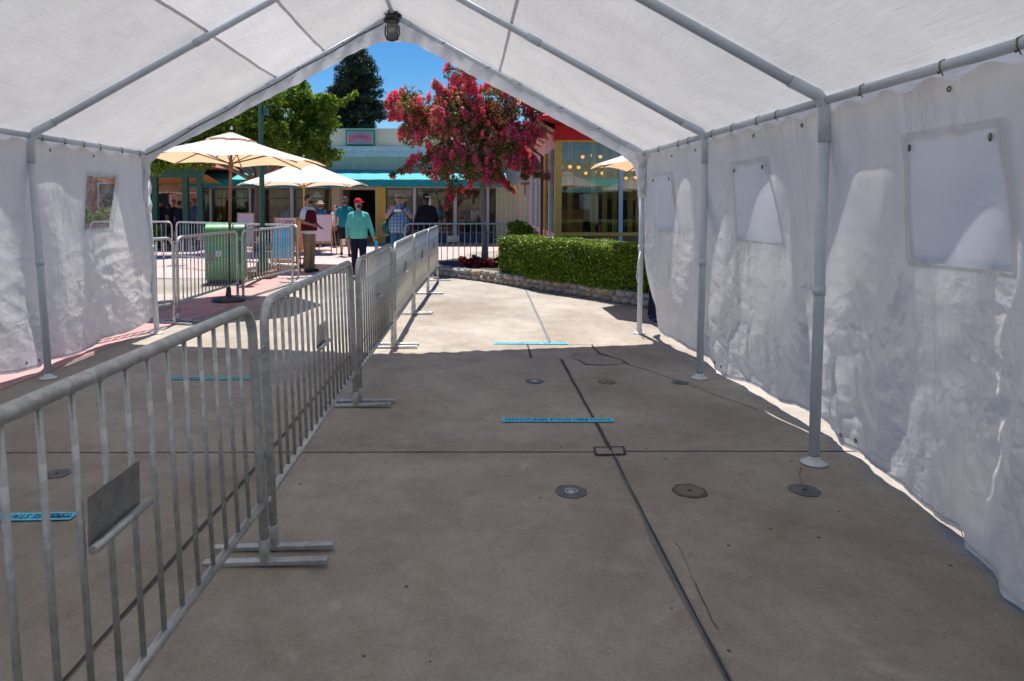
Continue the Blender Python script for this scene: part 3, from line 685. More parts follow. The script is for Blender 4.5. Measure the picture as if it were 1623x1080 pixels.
# ------------------------------------------------------------------ trash can, lamp post, boards
p=G(351,451); t=thing('trash_can','green metal trash can with rounded hood top behind the barriers','trash can',(p.x,p.y+.3,0),R(14))
def rbox(mb,cx,cy,wx,wy,z0,z1,r=.07,n=5):
    poly=[]
    for sx,sy,a0 in ((1,1,0),(-1,1,90),(-1,-1,180),(1,-1,270)):
        for k in range(n+1): a=R(a0+90*k/n); poly.append((cx+sx*(wx/2-r)+r*math.cos(a),cy+sy*(wy/2-r)+r*math.sin(a)))
    mb.prism(poly,z0,z1)
mb=MB(); rbox(mb,0,0,.74,.52,.08,.93,.06); mb.build('body',M['can'],t,bevel=.008)
mb=MB(); rbox(mb,0,0,.70,.48,.0,.08,.05); mb.build('plinth',M['blk_metal'],t)
mb=MB(); hp=[(-.375,.93)]
for sx,x0,x1,mat_,nm in ((0,-.37,.14,'can','hood'),(1,.15,.37,'can_dk','hood_end')):
    mb=MB(); prof=[(-.26,.93)]+[(-.26*math.cos(a),1.03+.16*math.sin(a)) for a in [R(10*k) for k in range(0,19)]]+[(.26,.93)]
    n=len(prof); vs=[(x0,a,b) for a,b in prof]+[(x1,a,b) for a,b in prof]
    fs=[tuple(range(n)),tuple(range(n,2*n))[::-1]]+[(i,n+i,n+(i+1)%n,(i+1)%n) for i in range(n)]
    mb.add(vs,fs); mb.build(nm,M[mat_],t,bevel=.01)
mb=MB(); mb.box((.26,-.262,.62),(.12,.012,.46)); mb.build('door_panel',M['can_dk'],t)
mb=MB(); mb.box((-.12,-.264,.6),(.1,.012,.12)); mb.build('sticker',M['galv_lt'],t)
p=G(417,441); t=thing('lamp_post','tall dark green lamp post with a square base behind the umbrella','lamp post',(p.x,p.y,0))
mb=MB(); mb.lathe([(.15,.16),(.15,.3),(.10,.36),(.085,.8),(.07,.9),(.055,1.0),(.05,4.4),(.07,4.45),(.05,4.5),(0,4.52)],n=16); mb.build('post',M['grn'],t)
mb=MB(); rbox(mb,0,0,.5,.5,0,.16,.04); mb.build('footing',M['bark'],t,bevel=.01)
mb=MB(); mb.box((.11,-.02,3.5),(.10,.10,.14)); mb.tube([(.0,0,3.5),(.1,-.02,3.5)],.02,8); mb.tube([(.0,0,3.62),(.3,-.02,3.66)],.015,8); mb.build('junction_box',M['grn'],t,bevel=.006)
o=MB().lathe([(.06,0),(.14,.08),(.17,.38),(.12,.42),(.05,.5),(0,.56)],(0,0,4.5),12).build('lantern',M['white_fab'],t); MB().lathe([(.18,.0),(.12,.06),(.03,.16),(0,.22)],(0,0,4.88),12).build('lantern_cap',M['grn'],o)
# A-frame boards
def easel(loc,rz,w_,h,z0,matp,label,legs=True,name='easel_sign',cat='sign'):
    t=thing(name,label,cat,loc,rz)
    mb=MB(); mb.box((0,.0,(z0+h)/2),(w_,.02,h-z0),rx=R(-6)); mb.build('board',matp,t,bevel=.003)
    fr=MB()
    for s in (-1,1): fr.tube([(s*(w_/2+.03),-.11,.0),(s*(w_/2+.02),.07,h+.03)],.02,6); fr.tube([(s*(w_/2+.03),.45,.0),(s*(w_/2),.07,h)],.016,6)
    fr.box((0,.055,h+.0),(w_+.06,.03,.04)); fr.box((0,-.065,z0-.03),(w_+.1,.04,.04)); fr.box((0,-.09,.16),(w_+.06,.025,.04)); fr.build('wooden_frame',M['wood_lt'],t)
    return t
def on(px,Y): return ((px-VX)/FPX*Y,Y,0)
easel(on(512,21.0),R(-8),.52,1.24,.42,M['pinksign'],'blank pink easel board on a honey wood frame beside the man in the maroon vest')
t=easel(on(452,16.6),R(2),.50,1.22,.5,M['white'],'white sign with crimson STOP! lettering on a wood stand behind the blue board')
me=text_mesh('STOP!',.15,.002); me.materials.append(M['red_ink']); o=link(bpy.data.objects.new('lettering',me),t); o.rotation_euler=(R(84),0,0); o.location=(-.07,.004,1.13)
MB().tube([(.16+.045*math.cos(a),.004,1.11+.06*math.sin(a)) for a in [k*PI/8 for k in range(16)]],.011,6,closed=True).tube([(.12,.0,1.035),(.2,.0,1.035)],.01,6).build('hand_symbol',M['red_ink'],t)
easel(on(448,15.3),R(-3),.46,1.02,.34,M['bluebd'],'bright blue board on a brown wood stand behind the barrier')
easel(on(480,17.9),R(60),.5,1.15,.35,M['tan'],'brown wooden A-frame board seen edge-on beside the umbrella pole')
easel(on(389,21.5),0,.5,1.28,.3,M['pinksign'],'pale pink board on a stand, between the near umbrella pole and the lamp post')

# ------------------------------------------------------------------ foliage
def leaves(centers,n,size,flat=.5,up=.3,jit=.35):
    """numpy leaf quads scattered through ellipsoid clumps: centers=[(cx,cy,cz,rx,ry,rz,weight)]"""
    cs=np.array(centers); w_=cs[:,6]/cs[:,6].sum(); idx=rng.choice(len(cs),n,p=w_)
    d=rng.normal(size=(n,3)); d/=np.linalg.norm(d,axis=1)[:,None]; r=rng.random(n)**.42
    P=cs[idx,:3]+d*r[:,None]*cs[idx,3:6]
    N=d*.6+rng.normal(size=(n,3))*.6; N[:,2]+=up; N/=np.linalg.norm(N,axis=1)[:,None]
    T=np.cross(N,rng.normal(size=(n,3))); T/=np.linalg.norm(T,axis=1)[:,None]; B=np.cross(N,T)
    s=size*(1+jit*rng.normal(size=n)).clip(.4,1.8); T*=s[:,None]; B*=(s*flat)[:,None]
    V=np.empty((n,4,3)); V[:,0]=P-T; V[:,1]=P-B*.9+N*s[:,None]*.15; V[:,2]=P+T; V[:,3]=P+B*.9+N*s[:,None]*.15
    return V.reshape(-1,3)
def quadmesh(name,V,mats,mi=None,parent=None):
    n=len(V)//4; me=bpy.data.meshes.new(name); me.vertices.add(4*n); me.vertices.foreach_set('co',V.astype(np.float32).ravel())
    me.loops.add(4*n); me.loops.foreach_set('vertex_index',np.arange(4*n,dtype=np.int32)); me.polygons.add(n)
    me.polygons.foreach_set('loop_start',np.arange(0,4*n,4,dtype=np.int32)); me.polygons.foreach_set('loop_total',np.full(n,4,dtype=np.int32))
    for m_ in mats: me.materials.append(m_)
    if mi is not None: me.polygons.foreach_set('material_index',mi.astype(np.int32))
    me.update(calc_edges=True); me.validate(); return link(bpy.data.objects.new(name,me),parent)
def clumps(c,r,k,cr,flat=1.,seed=1,shell=.75):
    rr=random.Random(seed); out=[]
    for i in range(k):
        v=Vector((rr.gauss(0,1),rr.gauss(0,1),rr.gauss(0,1))).normalized(); f=shell*rr.random()**.35+ (1-shell)*.2
        q=cr*rr.uniform(.6,1.35); out.append((c[0]+v.x*r[0]*f,c[1]+v.y*r[1]*f,c[2]+v.z*r[2]*f,q,q,q*.75*flat,q**2))
    return out
def tree_frame(t,base,fork,cl,r0,mat,k=9,seed=3):
    rr=random.Random(seed); MB().tube([base,Vector(base).lerp(Vector(fork),.3)+Vector((.03,0,0)),Vector(base).lerp(Vector(fork),.65)+Vector((-.02,.02,0)),fork],[r0*1.25,r0*.95,r0*.85,r0*.8],12).build('trunk',mat,t)
    for c in rr.sample(cl,min(k,len(cl))):
        e=Vector(c[:3]); f=Vector(fork); m_=f.lerp(e,.5)+Vector((rr.uniform(-.1,.1),rr.uniform(-.1,.1),.12)); MB().tube([f-Vector((0,0,.05)),f.lerp(m_,.5),m_,e],[r0*.62,r0*.42,r0*.28,r0*.1],8).build('limb',mat,t)
# green tree at left
t=thing('shade_tree','bushy bright green tree rising behind the near umbrella','tree',(0,0,0))
Y=22.5; c=W(425,205,Y); cl=clumps((c.x,Y,c.z),(2.6,1.9,1.5),75,.42,seed=5)+clumps((c.x-1.2,Y-.3,c.z+.05),(2.0,1.4,1.1),26,.4,seed=8)
q=W(500,165,Y); cl+=clumps((q.x,Y,q.z),(.75,.6,.9),9,.3,seed=9); q=W(535,250,Y); cl+=clumps((q.x-.3,Y,q.z),(.6,.5,.4),5,.3,seed=19); q=W(470,150,Y); cl+=clumps((q.x,Y,q.z),(.7,.6,.7),9,.35,seed=29)
q=W(330,225,Y); cl+=clumps((q.x,Y-.5,q.z),(1.7,1.,.9),16,.5,seed=49); q=W(290,268,Y); cl+=clumps((q.x,Y-2,q.z+.1),(1.1,.7,.3),8,.35,seed=39)
rr=random.Random(44)
for c_ in rr.sample(cl,46):
    v=Vector((rr.gauss(0,1),rr.gauss(0,.6)-.3,abs(rr.gauss(0,1))+.2)).normalized(); L_=rr.uniform(.45,.85)
    for k in range(4): cl.append((c_[0]+v.x*L_*(.5+k*.22),c_[1]+v.y*L_*(.5+k*.22),c_[2]+v.z*L_*(.5+k*.22),.17-.03*k,.15,.14-.02*k,.035))
V=leaves(cl,70000,.066); quadmesh('crown',V,[M['leaf_tree']],None,t); b=on(406,Y); tree_frame(t,(b[0],Y,0),(b[0]+.1,Y,2.3),cl,.14,M['bark'],12)
# crape myrtle
t=thing('flowering_tree','tree with crimson pink blossoms and smooth slim trunk behind the crosswise barrier','tree',(0,0,0))
Y=16.4; cl=[]
for px,py,rx,rz,k,cr in [(720,200,1.25,1.0,26,.42),(655,185,.75,.65,12,.34),(790,210,.9,.85,16,.40),(745,270,1.0,.55,14,.38),(730,135,.7,.45,9,.3),(690,255,.5,.45,7,.28),(820,250,.35,.5,6,.25),(850,165,.5,.4,5,.3),(795,150,.7,.5,8,.3)]:
    c=W(px,py,Y); cl+=clumps((c.x,Y+random.uniform(-.3,.3),c.z),(rx*1.08,min(1.,rx),rz*1.08),k,cr*.82,seed=px)
core=list(cl); rs=random.Random(8)
for c_ in rs.sample(core,38):
    v=Vector((c_[0]-W(735,0,Y).x,rs.gauss(0,.4),c_[2]-3.3)).normalized()+Vector((rs.gauss(0,.3),rs.gauss(0,.3),rs.gauss(0,.3))); L_=rs.uniform(.3,.55)
    for k in range(3): cl.append((c_[0]+v.x*L_*(.5+k*.3),c_[1]+v.y*L_*(.5+k*.3),c_[2]+v.z*L_*(.5+k*.3),.13-.02*k,.12,.12-.02*k,.03))
V=leaves(cl,26000,.045); 
# blossoms: panicles of tiny petals at clump tips, mostly outer and upper
rr=random.Random(4); tips=[]; old=[]
cc=W(735,205,Y)
for c in cl*8:
    v=Vector((rr.gauss(0,1),rr.gauss(0,1)-.5,rr.gauss(0,1)+.35)).normalized(); k=c[3]*.98
    P=(c[0]+v.x*k,c[1]+v.y*k,c[2]+v.z*k*.8)
    low=(P[2]<cc.z-.9); 
    if low and rr.random()<.6: continue
    q=rr.uniform(.05,.11); (old if rr.random()<.3 else tips).append((*P,q*.75,q*.75,q*1.35,q**2))
Vb=leaves(tips,70000,.024,.8,.2); Vo=leaves(old,30000,.024,.8,.2)
quadmesh('crown',V,[M['leaf_myr']],None,t); quadmesh('blossoms',Vb,[M['bloom']],None,t); quadmesh('faded_blossoms',Vo,[M['bloom_old']],None,t)
b=on(768,Y); tree_frame(t,(b[0],Y,.1),(b[0]-.05,Y,2.2),cl,.075,M['bark2'],16,11)
# conifer
t=thing('conifer_tree','tall dark green conifer standing against the sky behind the shop','tree',(0,0,0)); Y=58; cl=[]
rr=random.Random(12)
for py in range(84,232,5):
    f=(py-84)/125; hw=(14+38*min(1,f*1.5))*(0.75+.35*rr.random())
    for k in range(3+int(4*f)):
        px=563+ (4 if f<.4 else -4)+rr.uniform(-hw,hw)*.85; c=W(px,py+rr.uniform(-4,4),Y); q=rr.uniform(.45,.85); cl.append((c.x,Y+rr.uniform(-1.8,1.8),c.z,q*1.25,q,q*.6,q*q))
c=W(530,170,Y); cl+=clumps((c.x,Y,c.z),(1.1,1,2.2),10,.6,seed=2)
V=leaves(cl,42000,.14,.35,.3); quadmesh('crown',V,[M['needle']],None,t); b=W(563,150,Y); MB().tube([(b.x,Y,0),(b.x,Y,8),(b.x+.1,Y,14.5)],[.45,.32,.06],10).build('trunk',M['bark'],t)
# backdrop trees (left beyond pergola, right behind corner shop)
for x,y,z,r,lab in ((-19,40,4.2,3.2,'round dark tree beyond the pergola, far left'),(-27,36,4.6,3.6,'broad dark tree at the far left edge'),(14,46,5.2,4,'dark tree behind the glazed corner shop')):
    t=thing('background_tree',lab,'tree',(0,0,0)); cl=clumps((x,y,z),(r,r,r*.8),26,1.,seed=int(x)); V=leaves(cl,12000,.16); quadmesh('crown',V,[M['leaf_dk']],None,t); MB().tube([(x,y,0),(x,y,z)],[.3,.2],10).build('trunk',M['bark'],t)
# planter: curved river stone kerb, soil, hedge
kp=[G(x,y) for x,y in [(690,437),(718,441),(760,446),(805,453),(850,460),(900,468),(960,478),(1018,488)]]
kp=[Vector((kp[0].x-.25,16.3,0)),kp[0]+Vector((-.1,.5,0))]+kp+[kp[-1]+Vector((.9,-.85,0)),kp[-1]+Vector((2.6,-1.9,0)),kp[-1]+Vector((6,-2.6,0))]
def along(P,step):
    out=[];acc=0
    for i in range(len(P)-1):
        L_=(P[i+1]-P[i]).length; n=max(1,int(L_/step))
        for k in range(n): out.append(P[i].lerp(P[i+1],k/n))
    return out+[P[-1]]
t=thing('stone_kerb_wall','low curving kerb wall of rounded river stones in front of the hedge','wall',(0,0,0)); H=.235
pts=along(kp,.2); inn=[]
for i,p in enumerate(pts):
    d=(pts[min(i+1,len(pts)-1)]-pts[max(i-1,0)]).normalized(); inn.append(p+Vector((-d.y,d.x,0))*.22)
mb=MB(); vv=[]
for p,q in zip(pts,inn):
    d=(q-p).normalized(); a=p+d*.04; vv+=[(a.x,a.y,-.01),(a.x,a.y,H-.02),(q.x,q.y,H-.02),(q.x,q.y,-.01)]
for i in range(len(pts)-1):
    for k in range(3): mb.f.append((4*i+k,4*i+k+1,4*i+5+k,4*i+4+k)); mb.m.append(0); mb.sm.append(False)
mb.v=vv; mb.build('mortar_core',M['mortar'],t)
st=MB(); rr=random.Random(3)
for row,z in ((0,.06),(1,.165)):
    s=0.07*row; P=along(kp,.02)
    i=0
    while i<len(P)-10:
        wd=rr.uniform(.13,.27); i2=i+int(wd/.02); p=P[min(i2,len(P)-1)]; d=(P[min(i2+2,len(P)-1)]-P[min(i2,len(P)-3)]).normalized()
        a=math.atan2(d.y,d.x); nn=Vector((-d.y,d.x,0)); Mx=Matrix.Rotation(a,3,'Z')@Matrix.Rotation(rr.uniform(-.3,.3),3,'Y')
        st.ell(tuple(p+nn*.06+Vector((0,0,z+rr.uniform(-.01,.012)))),(wd*.52,.085,rr.uniform(.046,.07)),10,0,Mx); i=i2+int(wd*.5/.02) if False else i2
st.build('river_stones',M['stone'],t)
s_=[tuple(q) for q in inn]; poly=[(q[0],q[1]) for q in s_]+[(s_[-1][0],15.7),(2.2,15.9),(1.0,17.0),(-.3,17.2)]
sheet('planter_soil',ccw(poly),.20,M['soil'])
# hedge follows the kerb
hp=[G(797,433,.22)+Vector((-.05,.25,0)),G(860,444,.22)+Vector((0,.1,0)),G(940,454,.22)+Vector((0,.08,0)),G(1020,465,.22)+Vector((0,.1,0))]
hp.append(hp[-1]+Vector((1.2,-1.1,0))); hp.append(hp[-1]+Vector((3,-1.2,0)))
hz0,hz1=.2,.93; n=90000; P=along(hp,.05); base=np.array([(p.x,p.y) for p in P]); 
dn=np.gradient(base,axis=0); dn/=np.linalg.norm(dn,axis=1)[:,None]; nm=np.stack([-dn[:,1],dn[:,0]],1)
i=rng.integers(0,len(P),n); face=rng.random(n); dep=np.where(face<.55,rng.random(n)**2*.12,rng.random(n)*.8); z=np.where(face<.55,hz0+(hz1-hz0)*rng.random(n),hz1-rng.random(n)**2*.12)
dep+=.02*np.sin(base[i,0]*7+z*9)*np.where(face<.55,1,0); z+=.012*np.sin(base[i,0]*11)+.01*np.sin(dep*17+base[i,0]*5)
endm=rng.random(n)<.04; i=np.where(endm,(rng.random(n)**2*4).astype(int),i); dep=np.where(endm,rng.random(n)*.8,dep); z=np.where(endm,hz0+(hz1-hz0)*rng.random(n),z)
pos=np.stack([base[i,0]+nm[i,0]*dep+rng.normal(size=n)*.03,base[i,1]+nm[i,1]*dep+rng.normal(size=n)*.02,z],1)
N=rng.normal(size=(n,3)); N[:,2]+=.9; N[:,1]-=.6; N/=np.linalg.norm(N,axis=1)[:,None]; T=np.cross(N,rng.normal(size=(n,3))); T/=np.linalg.norm(T,axis=1)[:,None]; B=np.cross(N,T); s=(.02*(1+.3*rng.normal(size=n)).clip(.4,1.8))[:,None]
V=np.stack([pos-T*s,pos-B*s*.6,pos+T*s,pos+B*s*.6],1).reshape(-1,3)
t=thing('clipped_hedge','box clipped green hedge behind the river stone kerb','hedge',(0,0,0)); quadmesh('foliage',V,[M['hedge']],None,t)
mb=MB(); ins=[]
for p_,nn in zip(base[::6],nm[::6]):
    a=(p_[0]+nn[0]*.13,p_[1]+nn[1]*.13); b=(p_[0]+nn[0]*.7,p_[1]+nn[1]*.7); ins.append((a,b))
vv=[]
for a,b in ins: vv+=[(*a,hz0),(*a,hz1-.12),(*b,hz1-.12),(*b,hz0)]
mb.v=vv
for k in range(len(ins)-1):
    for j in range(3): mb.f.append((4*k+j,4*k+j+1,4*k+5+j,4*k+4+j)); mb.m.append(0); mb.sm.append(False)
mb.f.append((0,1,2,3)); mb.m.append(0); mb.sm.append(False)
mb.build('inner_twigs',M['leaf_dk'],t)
# small bright bush & begonias
c=W(822,372,16.3); t=tag(quadmesh('small_bush',leaves(clumps((c.x,15.6,.85),(.42,.4,.38),14,.2,seed=6),7000,.028),[M['hedge']]),'small bright green bush behind the left end of the hedge','bush')
for k,px in enumerate((738,752,766,782,796,808)):
    c=G(px,424,.2); lab=['red-leaved bedding plant at the left end of the flower bed','red bedding plant just left of the slim tree trunk','dark bedding plant at the foot of the slim tree trunk','deep crimson bedding plant just right of the slim tree trunk','purple-leaved bedding plant near the hedge end','bedding plant tucked against the hedge corner'][k]
    tag(quadmesh('bedding_plant',leaves(clumps((c.x,c.y,.34),(.17,.15,.13),8,.08,seed=k),1500,.022),[M['begonia']]),lab,'plant','red bedding plants')

# ------------------------------------------------------------------ back shop building
YB=28.0
def bx_(px0,px1,py0,py1,Y=YB):
    a=W(px0,py0,Y); b=W(px1,py1,Y); return a.x,b.x,b.z,a.z
t=thing('shop_building','long cream and pale green shop with teal awning behind the people','building',(0,0,0))
x0,x1=W(318,0,YB).x,W(832,0,YB).x
_,_,zg,zt=bx_(0,0,203,233); xs=W(498,0,YB).x
MB().b2(xs,x1+6,YB+.2,YB+6,zg-.1,zt).build('parapet',M['cream_pl'],t)
_,_,z1,z2=bx_(0,0,234,250); MB().b2(x0,x1+2,YB-.35,YB+.3,z1,z2).b2(x0,x1+2,YB-.42,YB+.3,z2-.08,z2+.01).b2(x0,x1+2,YB-.38,YB+.3,z1+.14,z1+.18).build('cornice',M['bluegrey'],t)
_,_,z3,z4=bx_(0,0,250,292); MB().b2(x0,x1+2,YB-.1,YB+.25,z3,z1).build('upper_wall',M['palegreen'],t)
xd0,xd1=W(541,0,YB).x,W(597,0,YB).x
# awnings
def awning(ax0,ax1,za,zb,out,par,nm='awning'):
    def fn(u,v):
        x=ax0+(ax1-ax0)*u; return (x,YB-.12-out*v,za+(zb-za)*v-.03*math.sin(PI*v)+.008*math.sin(x*9))
    vs,fs=grid(60,8,fn); o=MB().add(vs,fs,0,True).build(nm,M['teal'],par)
    vs,fs=grid(90,4,lambda u,v:(ax0+(ax1-ax0)*u,YB-.12-out-.01+.04*math.sin(u*140)*v*.5,zb-.26*v-.03*abs(math.sin(u*60))*v)); MB().add(vs,fs,0,True).build('awning_valance',M['teal_dk'],o)
    mb=MB()
    for ex in (ax0,ax1): mb.add([(ex,YB-.12,za),(ex,YB-.12-out,zb),(ex,YB-.12-out,zb-.26),(ex,YB-.12,zb-.26)],[(0,1,2,3)])
    mb.build('awning_side',M['teal_dk'],o)
za=W(0,269,YB).z; zb=W(0,285,YB-1.9).z
awning(W(320,0,YB).x,W(520,0,YB).x,za,zb,1.9,t); awning(W(522,0,YB).x,W(800,0,YB).x,za,zb,1.9,t)
zs=.0; zl=W(0,300,YB).z; zlow=W(0,372,YB).z
hdr=M['peach']; MB().b2(x0,x1,YB-.02,YB+.2,zl-.03,z3).build('lintel',hdr,t)
posts=[322,336,398,408,463,526,535,600,611,656,722,771,786]
def piece(name,px0,px1,py0,py1,dy0,dy1,mat,par=None):
    a,b,c_,d=bx_(px0,px1,py0,py1); return MB().b2(a,b,YB+dy0,YB+dy1,c_,d).build(name,mat,par or t)
for a,b in ((334,338),(396,400),(461,467),(655,660),(719,724),(771,775)): piece('post',a,b,298,384,-.16,.16,M['pinkpost'])
piece('pier',526,541,296,386,-.1,.2,M['peach']); piece('pier',597,612,296,386,-.1,.2,M['yellow'])
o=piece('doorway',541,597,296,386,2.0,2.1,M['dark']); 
piece('door_jamb',541,543,296,386,-.06,.3,M['pinkpost']); piece('door_jamb',595,597.5,296,386,-.06,.3,M['pinkpost'])
piece('side_wall',786,840,290,390,-.05,.2,M['cream'])
wins=[(322,334),(338,396),(400,461),(467,526),(612,655),(660,719),(724,771),(775,786)]
for a,b in wins:
    o=piece('stall_riser',a,b,371,388,-.08,.2,M['navy'])
    fr=MB(); xa,xb,zc,zd=bx_(a,b,299,371)
    for xx in (xa,xb-.05): fr.b2(xx,xx+.05,YB-.05,YB+.05,zc,zd)
    fr.b2(xa+.05,xb-.05,YB-.05,YB+.05,zd-.05,zd); fr.b2(xa+.05,xb-.05,YB-.05,YB+.05,zc,zc+.05); 
    if xb-xa>1: fr.b2(xa+.05,xb-.05,YB-.04,YB+.04,zd-.42,zd-.38)
    f=fr.build('window',M['grn'],t); MB().b2(xa+.04,xb-.04,YB-.006,YB+.006,zc+.04,zd-.04).build('pane',M['shopglass'],f)
MB().b2(x0,x1+6,YB+5.8,YB+6,0,zg).b2(x0-.2,x0,YB-.1,YB+6,0,z3).b2(x1+5.8,x1+6,YB+.2,YB+6,0,zg).build('rear_wall',M['cream_pl'],t)
MB().b2(x0,xd0,YB+1.5,YB+1.6,0,z3).b2(xd1,x1,YB+1.5,YB+1.6,0,z3).build('display_back',M['brownint'],t)
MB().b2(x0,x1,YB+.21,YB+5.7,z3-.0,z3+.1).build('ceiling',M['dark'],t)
MB().b2(x0,x1,YB+.2,YB+1.5,.0,zlow-.05).build('display_floor',M['brownint'],t)
# shop goods: shelves of pale shapes, banners
rr=random.Random(21)
for (px,py,w_,h_,mt,lab) in [(345,325,5,46,'yellow','yellow banner hanging in the left shop window'),(353,325,5,46,'yellow','second yellow banner hanging in the left shop window'),(382,330,16,50,'white','pale poster board behind the dark mannequin'),(507,311,11,11,'white','grey diamond sign hanging in the window behind the man in the vest'),(640,316,11,11,'cream_fab','tan diamond sign hanging in the window behind the man in plaid'),(746,350,14,10,'teal','teal folded goods low in the right window'),(700,350,10,14,'signpink','pink goods low in the window behind the dark-coated man')]:
    a=W(px-w_/2,py-h_/2,YB+1.0); b=W(px+w_/2,py+h_/2,YB+1.0); cx=(a.x+b.x)/2; cz=(a.z+b.z)/2; dia='diamond' in lab
    o=MB().box((0,0,0),(abs(b.x-a.x),.03,abs(a.z-b.z)),ry=R(45) if dia else 0).build('window_display',M[mt],None); o.location=(cx,YB+(.5 if dia else 1.2),cz); tag(o,lab,'display')
def mannequin(px,lab,shirt,legs,pale=False):
    x=W(px,0,YB+.8).x; t=thing('mannequin',lab,'mannequin',(x,YB+.8,zlow-.03))
    mb=MB(); mb.tube([(0,0,.55),(0,0,.75),(0,0,.95),(0,0,1.05)],[(.13,.1),(.14,.1),(.19,.11),(.07,.06)],12)
    for s in (-1,1): mb.tube([(s*.17,0,1.0),(s*.25,0,.78),(s*.26,-.05,.7)],[.06,.05,.045],8)
    mb.build('shirt',shirt,t); mb=MB()
    for s in (-1,1): mb.tube([(s*.07,0,.6),(s*.08,0,.3),(s*.08,0,.02)],[.08,.06,.04],8)
    mb.build('legs',legs,t); MB().ell((0,0,1.2),(.075,.09,.11)).tube([(0,0,1.04),(0,0,1.13)],.04,8).build('head',M['dark'] if not pale else M['white'],t)
mannequin(374,'mannequin in a navy shirt in the left shop window',M['navy'],M['dark']); mannequin(451,'mannequin in a blue shirt and pale trousers behind the lamp post',M['bluebd'],M['cream_fab'])
mannequin(742,'dark mannequin in the right shop window beside the slim trunk',M['dark'],M['dark']); mannequin(692,'pale mannequin in a teal top behind the dark-coated man',M['teal'],M['white'],True); mannequin(751,'mannequin in a white top in the right shop window',M['white'],M['brownint'],True)
# roof sign
sg=thing('roof_sign','green framed roof sign with mauve stripes and pink ribbon shape','sign',(0,0,0))
a,b,c_,d=bx_(548,594,206,231); MB().b2(a,b,YB-.05,YB+.18,c_,d).build('frame',M['signgrn'],sg)
MB().b2(a+.07,b-.07,YB-.06,YB-.045,c_+.07,d-.07).build('panel',M['bluegrey'],sg)
mb=MB(); n=22
for k in range(n): xx=lerp(a+.1,b-.12,k/(n-1)); mb.b2(xx,xx+.022,YB-.07,YB-.058,c_+.08,d-.08)
mb.build('stripes',M['signstripe'],sg)
mx,mz=(a+b)/2,(c_+d)/2; mb=MB()
vs,fs=grid(24,4,lambda u,v:(lerp(a+.1,b-.1,u),YB-.08,mz-.10+.13*math.sin(u*PI)+(v-.5)*.22)); mb.add(vs,fs); mb.build('ribbon',M['signpink'],sg)
mb=MB(); vs,fs=grid(16,2,lambda u,v:(lerp(mx-.3,mx+.32,u),YB-.088,mz-.02+.05*math.sin(u*PI)+(v-.5)*.07)); mb.add(vs,fs); mb.build('ribbon_mark',M['signstripe'],sg)

# ------------------------------------------------------------------ pergola shelter at far left
t=thing('pergola_shelter','dark green open shelter with red roof at the far left, full of people','shelter',(0,0,0)); Y=24.
for px in (240,289,312): 
    for dy in (0,5): MB().b2(W(px,0,Y).x-.09,W(px,0,Y).x+.09,Y+dy-.09,Y+dy+.09,0,2.75).build('post',M['grn'],t)
xa,xb=W(120,0,Y).x,W(318,0,Y).x; MB().b2(xa,xb,Y-.15,Y+.1,2.6,2.92).b2(xa,xb,Y-.14,Y+.0,2.5,2.6).build('beam',M['grn'],t)
MB().add([(xa-.3,Y-.7,2.9),(xb+.2,Y-.7,2.9),(xb+.2,Y+5.5,2.9),(xa-.3,Y+5.5,2.9),(xa+1,Y+2.4,3.7),(xb-1,Y+2.4,3.7)],[(0,1,5,4),(1,2,5),(2,3,4,5),(3,0,4),(3,2,1,0)]).build('roof',M['redtile'],t)
MB().b2(xa,xb,Y+8,Y+8.2,0,3).build('back_wall',M['brownint'],t); 
t=thing('far_shop','brown walled low shop at far left, seen through the left tent window','building',(0,0,0)); fx0,fx1=W(-160,0,32).x,W(262,0,32).x
MB().b2(fx0,fx1,32,36,0,3.5).build('wall',M['brownint'],t); MB().b2(fx0-.3,fx1+.2,31.6,36.2,3.5,3.75).build('roof',M['redtile'],t)
for k in range(6): o=MB().b2(fx0+1+k*2,fx0+2.4+k*2,31.94,31.99,1.0,2.6).build('window',M['pinkpost'],t); MB().b2(fx0+1.08+k*2,fx0+2.32+k*2,31.92,31.935,1.08,2.52).build('pane',M['dark'],o)
hm=MB(); o=tag(MB().b2(xa-6,W(332,0,30).x,29.2,30,0,.9).build('low_wall',M['mortar']),'low grey wall behind the pergola shelter','wall')
umbrella((W(262,0,27.5).x,27.5,0),'far white umbrella beyond the pergola posts',8,1.5,2.5,2.0,0,M['white_fab'],M['wood_dk'],'dark',False)
for k,px in enumerate((95,130,165,205)):
    c=W(px,0,21.5); tag(quadmesh('planter_hedge',leaves(clumps((c.x,21.5,1.25),(.55,.35,.22),9,.2,seed=90+k),2600,.035),[M['hedge']]),['lime hedge clump seen through the left tent window, far left of four','lime hedge clump seen through the middle of the left tent window','lime hedge clump at the right side of the left tent window','lime hedge clump hidden by the left tent wall, nearest the shelter'][k],'hedge')
vs,fs=grid(20,6,lambda u,v:(lerp(xa,xb,u),Y+.3+4.4*v,2.62-.28*math.sin(PI*v))); MB().add(vs,fs,0,True).build('shade_cloth',M['amberc'],t)
c=W(240,0,23); tag(quadmesh('low_bush',leaves(clumps((c.x-.3,23,.5),(.5,.4,.4),10,.2,seed=77),3000,.035),[M['hedge']]),'lime green bush at the foot of the first pergola post','bush')

